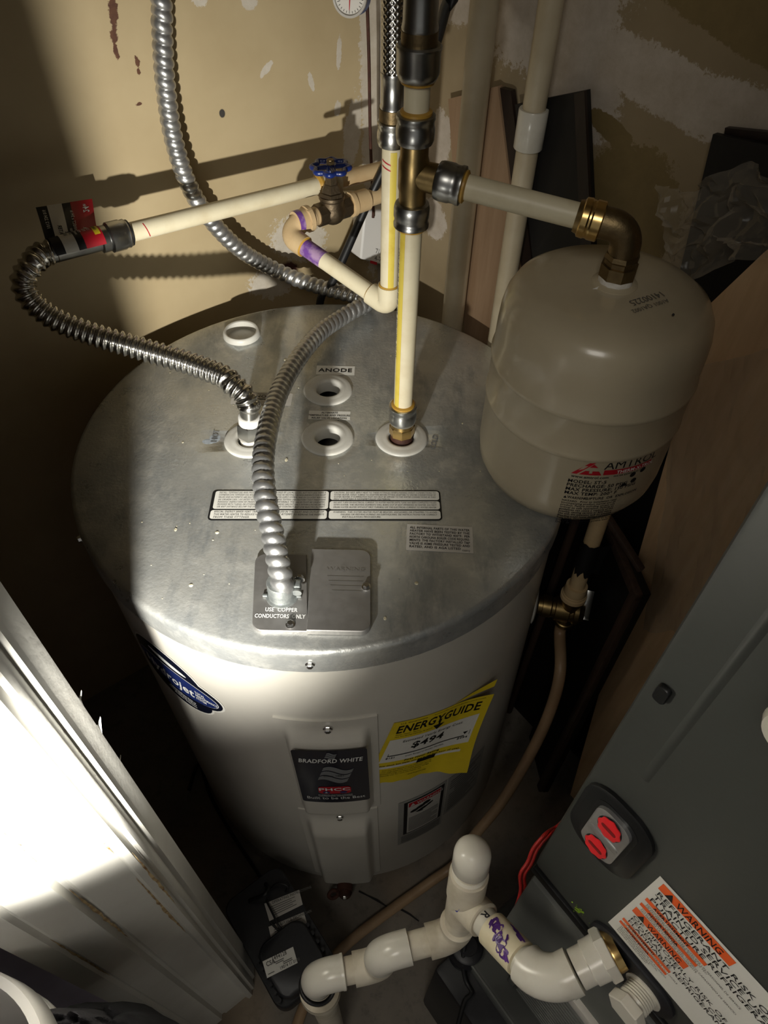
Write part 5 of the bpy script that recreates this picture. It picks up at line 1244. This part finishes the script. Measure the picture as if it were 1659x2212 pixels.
# run to the pump: elbow, pipe, drop elbow, lower pipe, last elbow
B1 = Vector((0.0814, 0.1539, 0.5950)); B2 = Vector((0.0064, 0.1355, 0.5900)); B3 = B2 - ez * .050; B4 = Vector((-0.0605, 0.1215, 0.5400))
B3 = Vector((B2.x, B2.y, .540))
d1_ = (B1 - TE).normalized(); d2_ = (B2 - B1).normalized(); d4 = (B4 - B3).normalized()
mb = MB(); mb.cyl(TE - dC * .022, B1 - d1_ * .012, PO, n=28); mb.build('drop_pipe', 'pvc_dusty', ct)
mb = MB(); mb.tube([B1 - d1_ * .026] + bend(B1, d1_, d2_, .018) + [B1 + d2_ * .028], SO, 32, .0025); mb.build('elbow', 'pvc_dusty', ct, 50)
mb = MB(); mb.lathe(B1 - d1_ * .027, d1_, [(0, .0160), (.0015, .0178), (.004, .0172)], 32); mb.build('socket_rim', 'pvc_dusty', ct, 40)
mb = MB(); mb.cyl(B1 + d2_ * .022, B2 - d2_ * .022, PO, n=28); mb.build('pipe', 'pvc_dusty', ct)
mb = MB(); mb.tube([B2 - d2_ * .030] + bend(B2, d2_, -ez, .018) + [B2 - ez * .024], SO, 32, .0025); mb.build('elbow', 'pvc_white', ct, 50)
mb = MB(); mb.tube([B3 + ez * .026] + bend(B3, -ez, d4, .018) + [B3 + d4 * .028], SO, 32, .0025); mb.build('elbow', 'pvc_dusty', ct, 50)
mb = MB(); mb.cyl(B3 + d4 * .022, B4 - d4 * .024, PO, n=28); mb.build('lower_pipe', 'pvc_dusty', ct)
mb = MB(); mb.tube([B4 - d4 * .030] + bend(B4, d4, -ez, .019) + [B4 - ez * .026], SO, 32, .0025); mb.build('elbow', 'pvc_white', ct, 50)
mb = MB(); mb.lathe(B4 - d4 * .031, d4, [(0, .0160), (.001, .0174), (.004, .0172)], 32); mb.build('socket_rim', 'pvc_white', ct, 40)
mb = MB(); mb.cyl(B4 - ez * .02, B4 - ez * .075, .0128, n=24); mb.build('grey_sleeve', 'furnace_light', ct)
mb = MB(); mb.lathe(B4 - ez * .062, -ez, [(0, .0150), (.002, .0175), (.014, .0175), (.015, .0225), (.030, .0235), (.032, .0200), (.060, .0200)], 36); mb.build('bushing', 'pvc_dusty', ct, 40)
mb = MB(); mb.cyl(B4 - ez * .12, Vector((B4.x, B4.y, .02)), .0165, n=28); mb.build('standpipe', 'pvc_dusty', ct)
def am(x, y, off=0):
    c = B2 - d2_ * .012; n_ = (Vector((0, 0, CAM_H)) - c); n_ = (n_ - d2_ * n_.dot(d2_)).normalized(); w_ = d2_.cross(n_)
    a = y / SO; return B2 - d2_ * (.018 + x) + (n_ * cos(a) + w_ * sin(a)) * (SO + .0003 + off)
def rng(p, d, r, a0, a1, name, mat, wd=.0010, skew=0):
    u_, w_, d_ = frame(d); mb = MB(); mb.grid(lambda s_, t_: p + d_ * (wd * t_ + skew * s_) + (u_ * cos(radians(a0 + (a1 - a0) * s_)) + w_ * sin(radians(a0 + (a1 - a0) * s_))) * (r + .0004), 24, 1); return mb.build(name, mat, ct, 0)
rng(B1 + d2_ * .044, d2_, PO, 0, 360, 'blue_line', 'marker_blue', .0010, .006)
# wire twisted round the last elbow
c_ = B4 - ez * .040
mb = MB(); mb.tube([c_ + Vector((cos(a) * .0185, sin(a) * .0185, .004 * sin(2 * a))) for a in [2 * pi * k / 30 for k in range(31)]], .0024, 8, .003); mb.tube(spline([c_ + Vector((.018, .004, .002)), c_ + Vector((.026, .010, .010)), c_ + Vector((.024, .016, .002)), c_ + Vector((.030, .006, -.004))], 8), .0024, 8, .003)
tag(mb.build('wire_tie', 'black_rubber', None, 60), 'black wire tie looped round the last drain elbow', 'tie')

# ================================================================== condensate pump on the floor
PH = .150
pu = thing('condensate_pump', E(.275, .024, 0), 'black condensate pump with three white labels on the floor', 'pump')
def psl(name, a0, a1, b0, b1, z0, z1, mat, rad=.014, parent=pu, top=.97):
    pts = rrect((a0 + a1) / 2, (b0 + b1) / 2, a1 - a0, b1 - b0, rad); ca_, cb_ = (a0 + a1) / 2, (b0 + b1) / 2
    mb = MB(); R2 = lambda s_, z: [E(ca_ + (x - ca_) * s_, cb_ + (y - cb_) * s_, z) for x, y in pts]
    mb.ring_loft([R2(1, z0), R2(1, z1 - .006), R2((1 + top) / 2, z1 - .0015), R2(top, z1)]); return mb.build(name, mat, parent, 40)
psl('reservoir', .214, .366, -.022, .052, 0, .105, 'black_plastic', .018)
psl('lid_deck', .186, .368, -.028, .079, .105, .138, 'black_plastic', .020)
mo = psl('motor_cover', .190, .278, -.018, .066, .136, .158, 'black_plastic', .022, pu, .93)
for k in range(6): mb = MB(); mb.cyl(E(.200 + .0125 * k, -.0195, .132), E(.200 + .0125 * k, -.0195, .154), .0032, n=10); mb.build('cover_rib', 'black_plastic', mo, 40)
for k in range(5): mb = MB(); mb.cyl(E(.202 + .0140 * k, .0675, .132), E(.202 + .0140 * k, .0675, .152), .0032, n=10); mb.build('cover_rib', 'black_plastic', mo, 40)
def quad_label(name, tl, tr, br, bl, lines, mat='label_grey', parent=pu):
    tl, tr, br, bl = map(Vector, (tl, tr, br, bl)); w_ = (tr - tl).length; h_ = (bl - tl).length
    mp = lambda x, y, off=0: tl.lerp(tr, x / w_).lerp(bl.lerp(br, x / w_), -y / h_) + ez * off
    s_ = MB().sheet(mp, 0, -h_, w_, 0).build(name, mat, parent, 0); mb = MB()
    for (x, y, sz, t_, bold) in lines:
        if t_ is None: mb.sheet(mp, x * w_, y * h_, (x + sz) * w_, y * h_ + .0011, .0004)
        else: mb.text(mp, t_, x * w_, y * h_, sz, .0004, .8, 'L', bold)
    mb.build('lettering', 'print_grey', s_, 0); return s_
quad_label('instruction_label', (-0.1789, 0.2760, 0.1395), (-0.1249, 0.2974, 0.1395), (-0.1169, 0.2759, 0.1395), (-0.1676, 0.2512, 0.1395), [(.20, -.20, .0062, 'OPERATING INSTRUCTIONS', True)] + [(.12, -.34 - .12 * i, .72 - .1 * (i % 2), None, False) for i in range(5)])
quad_label('service_label', (-0.1681, 0.2434, 0.1395), (-0.1144, 0.2653, 0.1395), (-0.1052, 0.2446, 0.1395), (-0.1595, 0.2207, 0.1395), [(.32, -.20, .0062, 'SERVICE TECHNICIAN', True)] + [(.12, -.34 - .12 * i, .78 - .1 * (i % 2), None, False) for i in range(5)])
quad_label('rating_label', (-0.1689, 0.1933, 0.1592), (-0.1246, 0.2136, 0.1592), (-0.1155, 0.1925, 0.1592), (-0.1592, 0.1722, 0.1592), [(.28, -.24, .0080, '1494128', True), (.30, -.40, .34, None, False), (.36, -.50, .26, None, False), (.58, -.60, .30, None, False), (.58, -.70, .30, None, False), (.44, -.92, .0062, '19014 11 0100', True), (.06, -.86, .20, None, False), (.08, -.40, .0090, 'CSA', True)], 'label_white')
# mains lead of the pump
mb = MB(); mb.tube(spline([E(.345, .012, .14), (-0.1717, 0.2873, 0.1700), (-0.1986, 0.3281, 0.1000), (-0.2700, 0.4153, 0.0300), (-0.3247, 0.4882, 0.0120), (-0.3601, 0.5529, 0.0080), (-.37, .50, .008)], 10), .0035, 10, .006); mb.build('mains_lead', 'black_rubber', pu, 60)
mb = MB(); mb.tube(spline([(-0.1761, 0.2802, 0.1420), (-0.1615, 0.2589, 0.1500), (-0.1509, 0.2430, 0.1500), (-0.1415, 0.2369, 0.1425), (-0.1526, 0.2392, 0.1430), (-0.1655, 0.2492, 0.1430)], 10), .0018, 8, .004); mb.build('signal_lead', 'black_rubber', pu, 60)
mb = MB(); mb.tube(spline([(-0.1710, 0.2977, 0.1400), (-0.1594, 0.3038, 0.1500), (-0.1424, 0.3001, 0.1500), (-0.1457, 0.2942, 0.1400)], 10), .0022, 8, .004); mb.build('float_lead', 'black_rubber', pu, 60)

# thin black wire across the furnace plinth
mb = MB(); mb.tube(spline([(0.1353, 0.1963, 0.4200), (0.1213, 0.1944, 0.3600), (0.1169, 0.1755, 0.3320), (0.1215, 0.1562, 0.3050), (0.1299, 0.1411, 0.3040), (0.1203, 0.1333, 0.3040), (0.1099, 0.1075, 0.3040), (0.1063, 0.0941, 0.3040)], 10), .0030, 10, .006)
tag(mb.build('thermostat_wire', 'black_rubber', None, 60), 'thin black wire bent across the black plinth under the drain', 'wire')
mb = MB(); pz = Vector((0.1238, 0.1882, 0.3200)); mb.lathe(pz - ez * .02, ez, [(0, .024), (.022, .024), (.026, .021), (.034, .021), (.036, .018)], 32); mb.lathe(pz + ez * .016, ez, [(0, .012), (.006, .012)], 24)
tag(mb.build('round_fitting', 'black_plastic', None, 40), 'round black fitting on the plinth below the capped tee', 'fitting')

# ================================================================== hamper and clothing by the door casing
from mathutils import noise as mnoise
hm = thing('laundry_hamper', (-.312, .003, 0), 'white plastic laundry hamper at the lower left corner', 'hamper')
mb = MB(); mb.lathe((-.312, .003, 0), ez, [(0, .070), (.004, .073), (.735, .083), (.743, .089), (.776, .0892), (.780, .0875), (.780, .081), (.735, .079), (.02, .070)], 64, True, True); mb.build('hamper_shell', 'plastic_white', hm, 40)
for k, z_ in enumerate((.730, .715, .700)):
    mb = MB(); mb.tube([Vector((-.312 + .0835 * cos(a), .003 + .0835 * sin(a), z_)) for a in [2 * pi * q / 48 for q in range(49)]], .003, 8, .01); mb.build('hoop_rib', 'plastic_white', hm, 60)
def heap(name, cx_, cy_, rx, ry, z0, h, mat, label, seed, n=48):
    def g(u, v):
        a = 2 * pi * u; r = 1 - v
        q = Vector((cos(a) * r * 2.2 + seed, sin(a) * r * 2.2, seed * .7))
        d = mnoise.noise(q) + .5 * mnoise.noise(q * 2.4)
        rr = r * (1 + .12 * mnoise.noise(Vector((cos(a) * 1.6, sin(a) * 1.6, seed))))
        z = z0 + (h - z0) * (1 - r ** 5) + (.035 * d if r < .97 else 0) * (1 - r ** 6)
        return Vector((cx_ + rx * rr * cos(a), cy_ + ry * rr * sin(a), max(z0, z)))
    mb = MB(); mb.grid(g, n, 30); return tag(mb.build(name, mat, None, 60, two=True), label, 'clothing')
heap('dark_garment', -.236, .052, .060, .040, .560, .690, 'cloth_black', 'black garment heaped between the hamper and the door casing', 2.0)
heap('grey_garment', -.246, .056, .036, .022, .650, .722, 'cloth_grey', 'grey fleece garment lying on the black garment by the hamper', 5.0)

# dark red cord hanging at the top left
mb = MB(); mb.tube(spline([(-.44, .62, 1.55), (-0.4116, 0.9777, 1.2127), (-0.4136, 0.9384, 1.1783), (-0.4206, 0.9108, 1.1541), (-0.4339, 0.8831, 1.1299), (-0.4529, 0.8573, 1.1072), (-0.4884, 0.8233, 1.0775)], 10), .0072, 16, .008)
tag(mb.build('hanging_cord', 'dark_red_cord', None, 60), 'dark red cord curving through the top left corner', 'cord')
